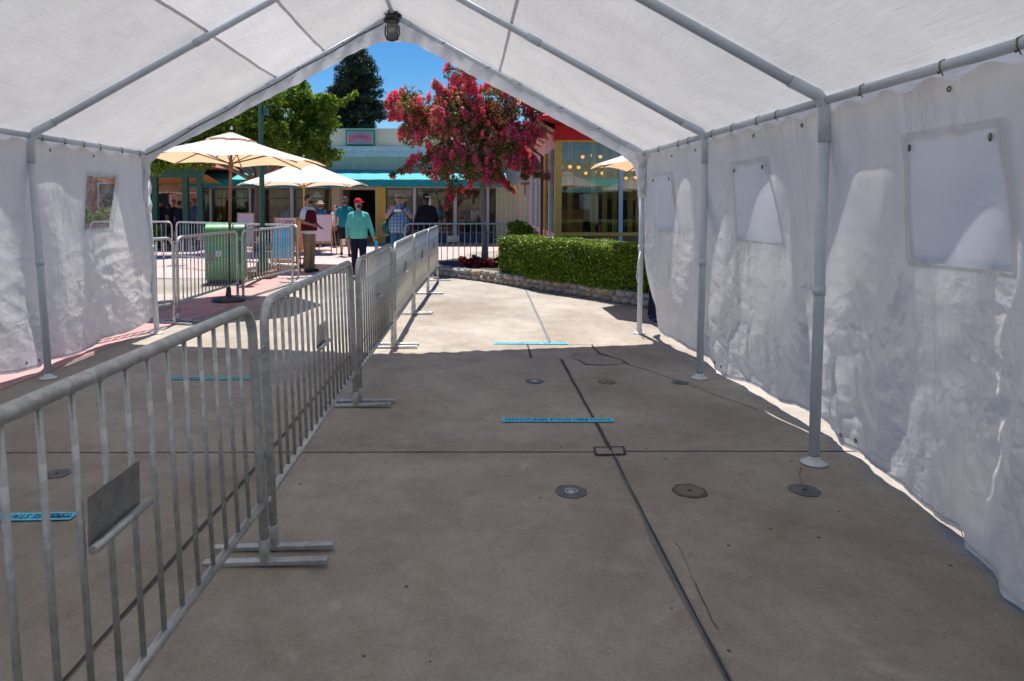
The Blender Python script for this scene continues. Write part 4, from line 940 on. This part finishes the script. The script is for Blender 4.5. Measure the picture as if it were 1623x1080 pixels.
# ------------------------------------------------------------------ glazed corner shop (right)
YC=16.6; t=thing('corner_shop','red roofed shop with large glazed front and ochre window frames','building',(0,0,0))
xc=W(883,0,YC).x; zb_=W(0,372,YC).z; ztp=W(0,226,YC).z; xe=9.5; zroof=W(0,203,YC).z
MB().b2(xc+.1,xe,YC,YC+.16,.0,zb_-.03).build('sill_wall',M['brownint'],t)
MB().b2(xc-.01,xe,YC-.05,YC+.1,zb_-.03,zb_+.05).b2(xc-.01,xe,YC-.04,YC+.08,ztp,ztp+.05).build('frame_rail',M['yellow'],t)
MB().b2(xc-.03,xc+.13,YC-.06,YC+.12,0,ztp+.02).build('corner_post',M['yellow'],t)
for px,mt,wd in ((984,'bluegrey',.09),(1090,'yellow',.12),(1180,'bluegrey',.1)):
    x=W(px,0,YC).x; MB().b2(x,x+wd,YC-.03,YC+.07,.0 if px==984 else zb_,ztp).build('mullion',M[mt],t)
MB().b2(xc+.1,xe,YC+.02,YC+.03,zb_+.04,ztp+.01).build('front_pane',M['glass'],t)
# fascia and red soffit roof
MB().b2(xc-.05,xe,YC-.1,YC+.3,ztp+.05,W(0,196,YC).z).build('fascia',M['redroof'],t)
xl=W(846,0,YC).x; MB().add([(xl,YC-1.0,W(0,183,YC-1.).z),(xe,YC-1.0,W(0,183,YC-1.).z),(xe,YC+5,W(0,183,YC-1).z+1.9),(xl,YC+9,W(0,183,YC-1).z+1.9),(xl,YC-1.0,W(0,183,YC-1.).z-.10),(xe,YC-1.0,W(0,183,YC-1.).z-.10),(xc-.05,YC-.1,W(0,197,YC).z-.02),(xe,YC-.1,W(0,197,YC).z-.02)],[(0,1,2,3),(4,5,1,0),(4,6,7,5)]).build('roof',M['redroof'],t)
# receding left side: runs back to the shop building
ys=[YC+.1,19.3,22,25,27.6]; xsd=lambda y: xc+(y-YC)*.022-.0
MB().add([(xsd(YC),YC+.0,2.95),(xsd(27.6),27.6,2.95),(xsd(27.6),27.6,3.9),(xsd(YC),YC,3.9)],[(0,3,2,1)]).build('side_wall',M['pinkwall'],t)
MB().add([(xsd(YC),YC+.12,0),(xsd(27.6),27.6,0),(xsd(27.6),27.6,.85),(xsd(YC),YC+.12,.85)],[(0,3,2,1)]).build('side_sill_wall',M['pinkwall'],t)
MB().add([(xsd(YC)+.02,YC+.12,.85),(xsd(25)+.02,25,.85),(xsd(25)+.02,25,2.95),(xsd(YC)+.02,YC+.12,2.95)],[(0,3,2,1)]).build('side_pane',M['glass'],t)
MB().add([(xsd(25)+.0,25,.85),(xsd(27.6)+.0,27.6,.85),(xsd(27.6)+.0,27.6,2.95),(xsd(25),25,2.95)],[(0,3,2,1)]).build('side_wall',M['bluegrey'],t)
for y,mt in ((17.9,'bluegrey'),(19.2,'yellow'),(20.8,'bluegrey'),(22.6,'bluegrey'),(24.9,'pinkpost')): MB().b2(xsd(y)-.05,xsd(y)+.06,y-.06,y+.06,0,2.96).build('mullion',M[mt],t)
# sloping side eave with gutter and rafter tails
e0=W(880,195,YC-.6); e1=Vector((W(838,236,24).x,24,W(0,238,24).z+.1))
eo=[Vector((xl,YC-1,3.60)),Vector((2.0,27.3,3.66))]; ei=[Vector((xsd(YC)-.02,YC-.12,3.32)),Vector((xsd(27.3)-.02,27.3,3.34))]; dz=Vector((0,0,-.10)); rg=[Vector((xc+1.6,YC+1,4.3)),Vector((xc+1.6,27.3,4.4))]
MB().add([eo[0],eo[1],rg[1],rg[0]],[(0,1,2,3)]).add([eo[0],eo[1],eo[1]+dz,eo[0]+dz],[(0,1,2,3)]).add([eo[0]+dz,eo[1]+dz,ei[1],ei[0]],[(0,1,2,3)]).build('side_eave',M['pinkwall'],t)
for k in range(9):
    f=(k+.5)/9; a_=eo[0].lerp(eo[1],f)+Vector((.04,0,-.12)); b_=ei[0].lerp(ei[1],f)+Vector((-.04,0,-.03)); MB().tube([a_,b_],.04,4).build('rafter_tail',M['peach'],t)
MB().tube([eo[0]+Vector((-.05,0,0)),eo[1]+Vector((-.05,0,0))],.05,8).build('gutter',M['pipe'],t)
xp=xsd(19)-.14; MB().tube([(xp-.34,19,3.5),(xp-.34,19,3.25),(xp-.26,19,3.08),(xp,19,2.9),(xp,19,.2)],.042,10).build('downpipe',M['pipe'],t)
# interior
MB().b2(xc+.3,xe,YC+6.5,YC+6.6,0,3.6).build('interior_wall',M['brownint'],t); MB().b2(xc+.2,xe,YC+.2,YC+6.4,3.28,3.34).build('interior_ceiling',M['wood_dk'],t); MB().b2(xc+.25,xe,YC+.2,YC+6.4,.0,.05).build('interior_floor',M['brownint'],t)
for px in (943,977): MB().b2(W(px,0,YC+.7).x-.05,W(px,0,YC+.7).x+.05,YC+.65,YC+.75,.05,3.28).build('interior_post',M['yellow'],t)
for k,(px,dy) in enumerate(((906,2.5),(962,3.2),(1003,3.),(1040,4))): x=W(px,0,YC+dy).x; MB().b2(x-.06,x+.06,YC+dy,YC+dy+.12,.05,3.28).build('interior_post',M['yellow'],t)
for px,w_,h_,mt in ((915,.8,1.4,'wallyellow'),(945,.7,.9,'signpink'),(985,.9,1.7,'dark'),(935,.5,1.9,'bluegrey'),(1015,.8,1.2,'wallyellow')): x=W(px,0,YC+6).x; MB().b2(x-w_/2,x+w_/2,YC+5.6,YC+6.3,.05,h_).build('interior_cabinet',M[mt],t)
def chandelier(px,py,dy,lab,n=3):
    c=W(px,py,YC+dy); t=thing('chandelier',lab,'chandelier',(c.x,c.y,c.z),0,'amber bulb chandeliers in the glazed shop')
    MB().tube([(0,0,.1),(0,0,3.28-c.z)],.012,6).ell((0,0,.12),(.03,.03,.06),8).build('stem',M['blk_metal'],t)
    for k in range(n):
        a=k*2*PI/n+.4; d=Vector((math.cos(a),math.sin(a),0)); MB().tube([(0,0,.1),d*.1+Vector((0,0,.24)),d*.24+Vector((0,0,.24)),d*.27+Vector((0,0,.1))],.018,6).lathe([(.015,.14),(.06,.09),(.085,.03)],tuple(d*.27),10).build('arm',M['blk_metal'],t)
        MB().ell(tuple(d*.27+Vector((0,0,.0))),(.048,.048,.056),10).build('bulb',M['bulb'],t)
chandelier(903,265,1.2,'chandelier of amber bulbs nearest the ochre corner post'); chandelier(938,248,1.7,'highest chandelier of amber bulbs, under the red fascia'); chandelier(942,274,3.2,'lower far chandelier of amber bulbs in the middle of the glass front'); chandelier(1006,282,3.2,'chandelier of amber bulbs by the right blue mullion')
# red bracket sign between buildings
tag(MB().b2(W(828,0,25).x,W(840,0,25).x,24.9,25.4,W(0,293,25).z,W(0,289,25).z).tube([(W(833,0,25).x,25,W(0,293,25).z),(W(833,0,25).x,25,W(0,310,25).z)],.03,6).build('wall_bracket',M['redtile']),'small red bracket shelf on the cream wall left of the corner shop','bracket')
# shop reflected in the glass, behind the photographer to the right
t=thing('reflected_shop','teal awning shop behind the camera, seen only as a reflection','building',(0,0,0))
MB().b2(4,30,-14,-10,0,4.2).build('wall',M['cream'],t); MB().add([(4,-10,3.2),(30,-10,3.2),(30,-8.7,2.6),(4,-8.7,2.6),(4,-8.7,2.35),(30,-8.7,2.35)],[(0,1,2,3),(3,2,5,4)]).build('awning',M['teal'],t)
for k in range(7): MB().b2(5+k*3.3,7.4+k*3.3,-10.03,-9.97,.6,2.5).build('window',M['dark'],t)

# ------------------------------------------------------------------ people
def remesh(mb,vox,mat,name,parent,extra=None,smooth=2):
    o=mb.build('tmp',mat); r=o.modifiers.new('r','REMESH'); r.mode='VOXEL'; r.voxel_size=vox; r.use_smooth_shade=True
    s=o.modifiers.new('s','SMOOTH'); s.iterations=smooth; s.factor=.5
    dg=bpy.context.evaluated_depsgraph_get(); me=bpy.data.meshes.new_from_object(o.evaluated_get(dg)); bpy.data.objects.remove(o)
    me.name=name
    if extra:
        bm=bmesh.new(); bm.from_mesh(me); em=extra.mesh('e',mat); bm.from_mesh(em); bm.to_mesh(me); bm.free(); bpy.data.meshes.remove(em)
        for p in me.polygons: p.use_smooth=True
    if not me.materials: me.materials.append(mat)
    return link(bpy.data.objects.new(name,me),parent)
skins={'fair':paint('skin_fair',(.56,.31,.22),.5,.06),'mid':paint('skin_mid',(.38,.19,.11),.5,.06),'dark':paint('skin_dark',(.12,.055,.035),.5,.06)}
SHIRT={}
def cloth(name,col): 
    if name not in SHIRT: SHIRT[name]=fabric(name,col,0,.85,.22)
    return SHIRT[name]
def person(loc,h,rot,label,skin,top,bottom,hair,arms,sleeve='short',legs='long',fat=0,stance=.1,step=0,hat=None,mask=None,vest=None,coat=False,shoe=(.02,.02,.025),headturn=0,longhair=False,vox=.014,extra=None,skirt=False,group=None):
    k=h/1.75; t=thing('person',label,'person',loc,rot,group); t.scale=(k,k,k); sk=skins[skin]
    sh={s:Vector((s*.168,.0,1.385)) for s in(-1,1)}
    A={}
    for s in (-1,1): A[s]=[sh[s]]+[Vector(q) for q in arms[0 if s<0 else 1]]   # elbow, wrist
    Hh=Matrix.Rotation(headturn,3,'Z'); hc=Vector((0,-.015,1.625))
    body=MB()
    rings=[(.86,.155,.11),(.93,.165,.115),(1.02,.152,.108),(1.12,.145,.105),(1.25,.162,.115),(1.34,.165,.108),(1.40,.125,.085),(1.44,.085,.068),(1.47,.06,.058)]
    def torso(mb,pad,z0=0,z1=9,fatk=1):
        rr=[(z,a+pad+fat*.6*fatk*math.exp(-((z-1.05)/.18)**2),b+pad+fat*fatk*math.exp(-((z-1.05)/.18)**2)) for z,a,b in rings if z0<=z<=z1]
        base=len(mb.v); n=20
        for z,a,b in rr:
            off=-fat*.6*math.exp(-((z-1.05)/.18)**2)
            for j in range(n): an=j*2*PI/n; mb.v.append((a*math.cos(an),off+b*math.sin(an),z))
        for i in range(len(rr)-1):
            for j in range(n): l=(j+1)%n; mb.f.append((base+i*n+j,base+i*n+l,base+(i+1)*n+l,base+(i+1)*n+j)); mb.m.append(0); mb.sm.append(True)
        mb.f.append(tuple(base+j for j in range(n))[::-1]); mb.f.append(tuple(base+(len(rr)-1)*n+j for j in range(n))); mb.m+=[0,0]; mb.sm+=[True,True]
    torso(body,0); body.tube([(0,.0,1.43),(0,-.008,1.53)],[.058,.052],12)
    body.ell(hc,(.074,.092,.112),16,M=Hh); body.ell(hc+Hh@Vector((0,-.03,-.055)),(.052,.06,.055),12,M=Hh)
    body.ell(hc+Hh@Vector((0,-.098,-.018)),(.015,.02,.024),8,M=Hh)
    for s in (-1,1): body.ell(hc+Hh@Vector((s*.076,.0,-.01)),(.012,.022,.032),8,M=Hh)
    fing=MB(); K={}
    for s in (-1,1):
        a,b,c=A[s]; body.ell(a-Vector((s*.015,0,.01)),(.044,.046,.044),10); body.tube([a,a.lerp(b,.5),b,b.lerp(c,.3),b.lerp(c,.7),c],[.05,.047,.04,.042,.035,.027],10)
        d=(c-b).normalized(); hnd=c+d*.055; side=d.cross(Vector((0,1,0))) ; side=side.normalized() if side.length>.1 else Vector((1,0,0)); nn=d.cross(side)
        body.tube([c,c+d*.05,c+d*.09],[(.026,.02),(.038,.02),(.034,.016)],10)
        for j in range(4):
            o_=(j-1.5)*.018; L_=[.066,.078,.074,.058][j]; p0=c+d*.08+side*o_; p1=p0+d*L_*.5+nn*.006; p2=p1+d*L_*.3+nn*.018; fing.tube([p0,p1,p2],[.0088,.008,.006],6)
        p0=c+d*.03+side*.03; fing.tube([p0,p0+side*.025+d*.02,p0+side*.03+d*.05],[.011,.010,.007],6)
        hip=Vector((s*.088,0,.90)); fx=s*stance; fy=-s*step; knee=Vector((s*(.5*stance+.045),fy*.45-.03,.49)); ank=Vector((fx,fy,.085+(.03 if fy>0 and step else 0)))
        K[s]=(hip,knee,ank); body.tube([hip,hip.lerp(knee,.5),knee,knee.lerp(ank,.35),ank.lerp(knee,.15),ank],[.085,.074,.054,.056,.04,.036],12)
        body.ell(ank+Vector((s*.01,-.07,-.045)),(.04,.11,.038),10)
    remesh(body,vox,sk,'body',t,fing)
    # trousers
    mt=bottom
    leg=MB(); torso(leg,.014,.86,1.02); 
    for s in (-1,1):
        hip,knee,ank=K[s]
        if legs=='long': leg.tube([hip,hip.lerp(knee,.5),knee,knee.lerp(ank,.5),ank+Vector((0,0,-.02))],[.102,.092,.074,.068,.066],12)
        else: leg.tube([hip,hip.lerp(knee,.5),knee+Vector((0,0,.02))],[.102,.095,.09],12)
    remesh(leg,vox,mt,'trousers' if legs=='long' else 'shorts',t)
    shr=MB(); torso(shr,.024,.86 if not coat else .86,1.42); shr.tube([(0,0,1.38),(0,.0,1.47)],[.13,.075],12)
    if coat: shr.tube([(0,0,.5),(0,0,.9)],[(.22,.2),(.19,.16)],16)
    for s in (-1,1):
        a,b,c=A[s]; shr.ell(a-Vector((s*.012,0,.0)),(.064,.062,.062),12); shr.tube([(0,0,1.42),a],[.07,.058],10)
        if sleeve=='long': shr.tube([a,a.lerp(b,.5),b,b.lerp(c,.5),b.lerp(c,.93)],[.064,.061,.055,.048,.041],12)
        else: shr.tube([a,a.lerp(b,.5),a.lerp(b,.8)],[.066,.066,.066],12)
    remesh(shr,vox,top,'coat' if coat else 'shirt',t)
    if vest: v=MB(); torso(v,.036,.93,1.42,1.0); remesh(v,vox,vest,'vest',t)
    for s in (-1,1):
        ank=K[s][2]; mb=MB(); mb.ell(ank+Vector((s*.01,-.065,-.043)),(.05,.135,.045),12); mb.tube([ank+Vector((0,0,-.05)),ank+Vector((0,0,.0))],[.048,.046],10); remesh(mb,.012,paint('shoe',shoe,.5),'shoe',t)
    hr=MB()
    if hair:
        hr.ell(hc+Hh@Vector((0,.022,.028)),(.083,.092,.10),14,M=Hh)
        if longhair: hr.ell(hc+Hh@Vector((0,.05,-.08)),(.08,.06,.14),12,M=Hh)
        # cut the face free: keep hair behind a slanted plane
        me=hr.mesh('hair',hair); bm=bmesh.new(); bm.from_mesh(me); P=hc+Hh@Vector((0,-.045,.03)); N=Hh@Vector((0,-1,-.55)); 
        bmesh.ops.bisect_plane(bm,geom=bm.verts[:]+bm.edges[:]+bm.faces[:],plane_co=P,plane_no=N,clear_outer=True); bm.to_mesh(me); bm.free(); ob=link(bpy.data.objects.new('hair',me),t); so_=ob.modifiers.new('s','SOLIDIFY'); so_.thickness=.012
    ey=MB()
    for s in (-1,1): ey.ell(hc+Hh@Vector((s*.03,-.083,.012)),(.013,.008,.008),8,M=Hh)
    if mask!='glasses': ey.build('eyes',M['dark'],t)
    else: 
        ey=MB()
        for s in (-1,1): ey.ell(hc+Hh@Vector((s*.033,-.09,.012)),(.027,.012,.02),10,M=Hh)
        ey.tube([hc+Hh@Vector(q) for q in [(-.08,.0,.02),(-.06,-.07,.02),(0,-.102,.02),(.06,-.07,.02),(.08,0,.02)]],.005,6); ey.build('sunglasses',M['dark'],t)
    if mask!='black': MB().tube([hc+Hh@Vector(q) for q in[(-.024,-.088,-.06),(0,-.096,-.062),(.024,-.088,-.06)]],.006,6).build('mouth',paint('lips',(.3,.1,.08),.5),t)
    if mask=='black': MB().ell(hc+Hh@Vector((0,-.045,-.05)),(.068,.066,.055),14,M=Hh).build('face_mask',M['black'],t)
    if hat:
        kind,mt=hat; mb=MB()
        if kind=='cap':
            mb.ell(hc+Hh@Vector((0,.008,.05)),(.088,.102,.083),14,M=Hh); o=remesh(mb,.01,mt,'cap',t); MB().ell(hc+Hh@Vector((0,-.12,.045)),(.07,.07,.012),12,M=Hh).build('brim',mt,o)
        else:
            mb.lathe([(.19,.0),(.185,.012),(.09,.03),(.088,.1),(.06,.125),(0,.13)],tuple(hc+Vector((0,0,.045))),18); mb.build('sun_hat',mt,t)
    if extra: extra(t,hc,Hh,A)
    return t
down=lambda s,o=.0,f=.0:[(s*(.225+o),.0,1.12),(s*(.245+o),-.05-f,.88)]
DENIM=cloth('denim_blue',(.06,.20,.30)); BLK=cloth('black_cloth',(.015,.015,.02)); NAVY=cloth('navy_cloth',(.012,.018,.05)); KHAKI=cloth('khaki_cloth',(.30,.22,.14)); MINT=cloth('mint_knit',(.16,.60,.50)); MAROON=cloth('maroon_cloth',(.10,.008,.015)); WHT=cloth('white_cloth',(.72,.72,.75)); TEALC=cloth('teal_shirt',(.01,.20,.26)); DKC=cloth('dark_coat',(.025,.02,.03))
m=NM('plaid_cloth'); v1=m.wave(4.2,0,'X'); v2=m.wave(4.2,0,'Z'); c=m.mix(m.ramp(v1,[(.4,0.),(.6,.8)]),(.30,.44,.62),(.05,.13,.30)); c=m.mix(m.ramp(v2,[(.4,0.),(.6,.6)]),c,(.04,.10,.26)); c=m.mix(m.ramp(m.wave(8.4,0,'X'),[(.92,0.),(.97,.8)]),c,(.7,.75,.8)); m.set(col=c,rough=.85); PLAID=m.m
HAIRB=paint('hair_black',(.015,.012,.012),.6); HAIRG=paint('hair_sandy_grey',(.62,.42,.24),.7); HAIRBR=paint('hair_brown',(.07,.035,.02),.6)
REDCAP=cloth('red_cap',(.55,.02,.05)); GREYCAP=cloth('slate_cap',(.07,.08,.11)); STRAW=cloth('straw_hat',(.55,.42,.28))
def badge(t,hc,Hh,A): MB().box((.0,-.14,1.2),(.01,.005,.01)).build('badge',M['white'],t)
# man in maroon vest, profile to the right, forearm forward
person(on(489,15.7),1.80,R(70),'man in maroon vest, white shirt and khaki trousers by the honey wood pole','dark' if False else 'mid',WHT,KHAKI,HAIRB,([(-.22,.04,1.14),(-.13,-.17,1.07)],[(.23,.03,1.14),(.16,-.18,1.02)]),vest=MAROON,mask='black',headturn=R(5),fat=.03,stance=.1)
# woman with sun hat behind the easel
person(on(508,25.4),1.66,R(0),'woman in a pale sun hat and blue top behind the pink easel board','fair',cloth('blue_top',(.05,.16,.35)),cloth('white_skirt',(.5,.3,.3)),HAIRBR,(down(-1),down(1)),hat=('sun',STRAW),mask='black')
# young walker in white top
person(on(532,25.0),1.55,R(-25),'slim walker in a white top and black leggings left of the man in teal','fair',WHT,BLK,HAIRBR,(down(-1),down(1)),step=.16,longhair=True,shoe=(.25,.25,.45))
# teal shirt man
person(on(547,20.6),1.80,R(15),'man in teal shirt, black shorts and slate cap behind the red cap','mid',TEALC,BLK,HAIRB,(down(-1,.03),down(1,.03)),legs='short',hat=('cap',GREYCAP),mask='black',fat=.04,step=.12,shoe=(.02,.02,.02))
def bottle(t,hc,Hh,A):
    pass
wp=on(568,14.6)
person(wp,1.69,R(10),'woman in a red cap, black mask and mint sweater walking toward the tent','fair',MINT,NAVY,HAIRBR,([(-.235,.0,1.12),(-.25,-.08,.88)],[(.26,.0,1.13),(.33,-.04,.89)]),sleeve='long',hat=('cap',REDCAP),mask='black',headturn=R(35),fat=.045,step=.14,stance=.09)
a=R(10); hx=wp[0]+.41*.97; tb_=thing('drink_bottle','blue and orange drink bottle hanging from the hand of the woman in mint','bottle',(hx-.01,14.56,.58)); MB().lathe([(0,0),(.036,.0),(.038,.02),(.038,.17),(.02,.2),(.02,.22)],n=14).build('bottle_body',M['bluebd'],tb_); MB().lathe([(.0385,.05),(.0385,.1)],n=14).build('label_band',M['tan'],tb_); MB().lathe([(.022,.22),(.022,.25),(0,.25)],n=12).build('cap',M['black'],tb_)
tag(MB().box((wp[0]-.29,14.46,.76),(.07,.012,.13),rx=.2).build('mobile_phone',M['white'],None,bevel=.003),'pale mobile phone in the other hand of the woman in mint','phone')
def bag(t,hc,Hh,A):
    pass
pp=on(632,15.9)
person(pp,1.83,R(5),'sandy haired man in sunglasses and blue plaid shirt, hands at his chest','fair',PLAID,DENIM,HAIRG,([(-.27,-.02,1.20),(-.15,-.2,1.38)],[(.29,-.02,1.20),(.17,-.22,1.33)]),mask='glasses',fat=.09,stance=.12)
bg_=thing('shoulder_bag','dark green shoulder bag hanging at the hip of the man in plaid','bag',(pp[0]-.29,pp[1],1.0))
mb=MB(); mb.ell((0,0,0),(.13,.09,.17),14); mb.build('bag_body',M['grn'],bg_); MB().tube([(0,-.02,.15),(.12,-.17,.3),(.3,-.2,.42),(.45,-.1,.5),(.46,.02,.53)],.014,6).build('strap',BLK,bg_)
tag(MB().box((pp[0]+.0,pp[1]-.28,1.42),(.16,.01,.07),rx=.3).build('folded_paper',M['white']),'white folded face covering held between the hands of the man in plaid','mask')
def shield(t,hc,Hh,A):
    MB().tube([hc+Vector((.088*math.cos(a),.1*math.sin(a),.035)) for a in [k*PI/10 for k in range(20)]],(.014),6,closed=True).build('headband',M['white'],t)
    vs,fs=grid(10,4,lambda u,v:tuple(hc+Hh@Vector((.11*math.cos(-PI*.12-PI*.76*u),.125*math.sin(-PI*.12-PI*.76*u),.04-.2*v)))); MB().add(vs,fs,0,True).build('visor',M['shopglass'],t)
    MB().box((-.03,.13,1.5),(.05,.02,.05)).build('collar_tag',M['white'],t)
person(on(676,16.6),1.84,R(205),'person in a dark coat with a white-banded face shield seen from behind','dark',DKC,BLK,HAIRB,(down(-1,.03),down(1,.03)),sleeve='long',coat=True,fat=.06,extra=shield,headturn=R(-60))
person((2.5,9.05,0),1.75,R(90),'person outside the right tent wall, only navy shoes and dark trousers showing','mid',DKC,NAVY,HAIRB,(down(-1),down(1)),sleeve='long',shoe=(.02,.035,.15))
for px,Y,h,r_,top,bot,lab in ((254,24.5,1.78,170,BLK,KHAKI,'man in a black shirt under the shelter, nearest its first post'),(268,26,1.6,190,cloth('lilac_top',(.2,.15,.4)),NAVY,'small figure in lilac between the black shirts under the shelter'),(276,25.2,1.75,10,BLK,BLK,'tall figure in black in the middle of the shelter crowd'),(285,24.3,1.7,160,NAVY,NAVY,'woman in navy with bare arms beside the second shelter post'),(301,25.5,1.66,20,cloth('grey_blue',(.1,.14,.25)),BLK,'figure in grey blue at the right end of the shelter'),(308,27.,1.8,0,cloth('denim_shirt',(.04,.16,.35)),BLK,'tall figure in a blue shirt at the shelter right post')):
    person(on(px,Y),h,R(r_),lab,'mid',top,bot,HAIRB,(down(-1),down(1)),vox=.02,group='people under the shelter')
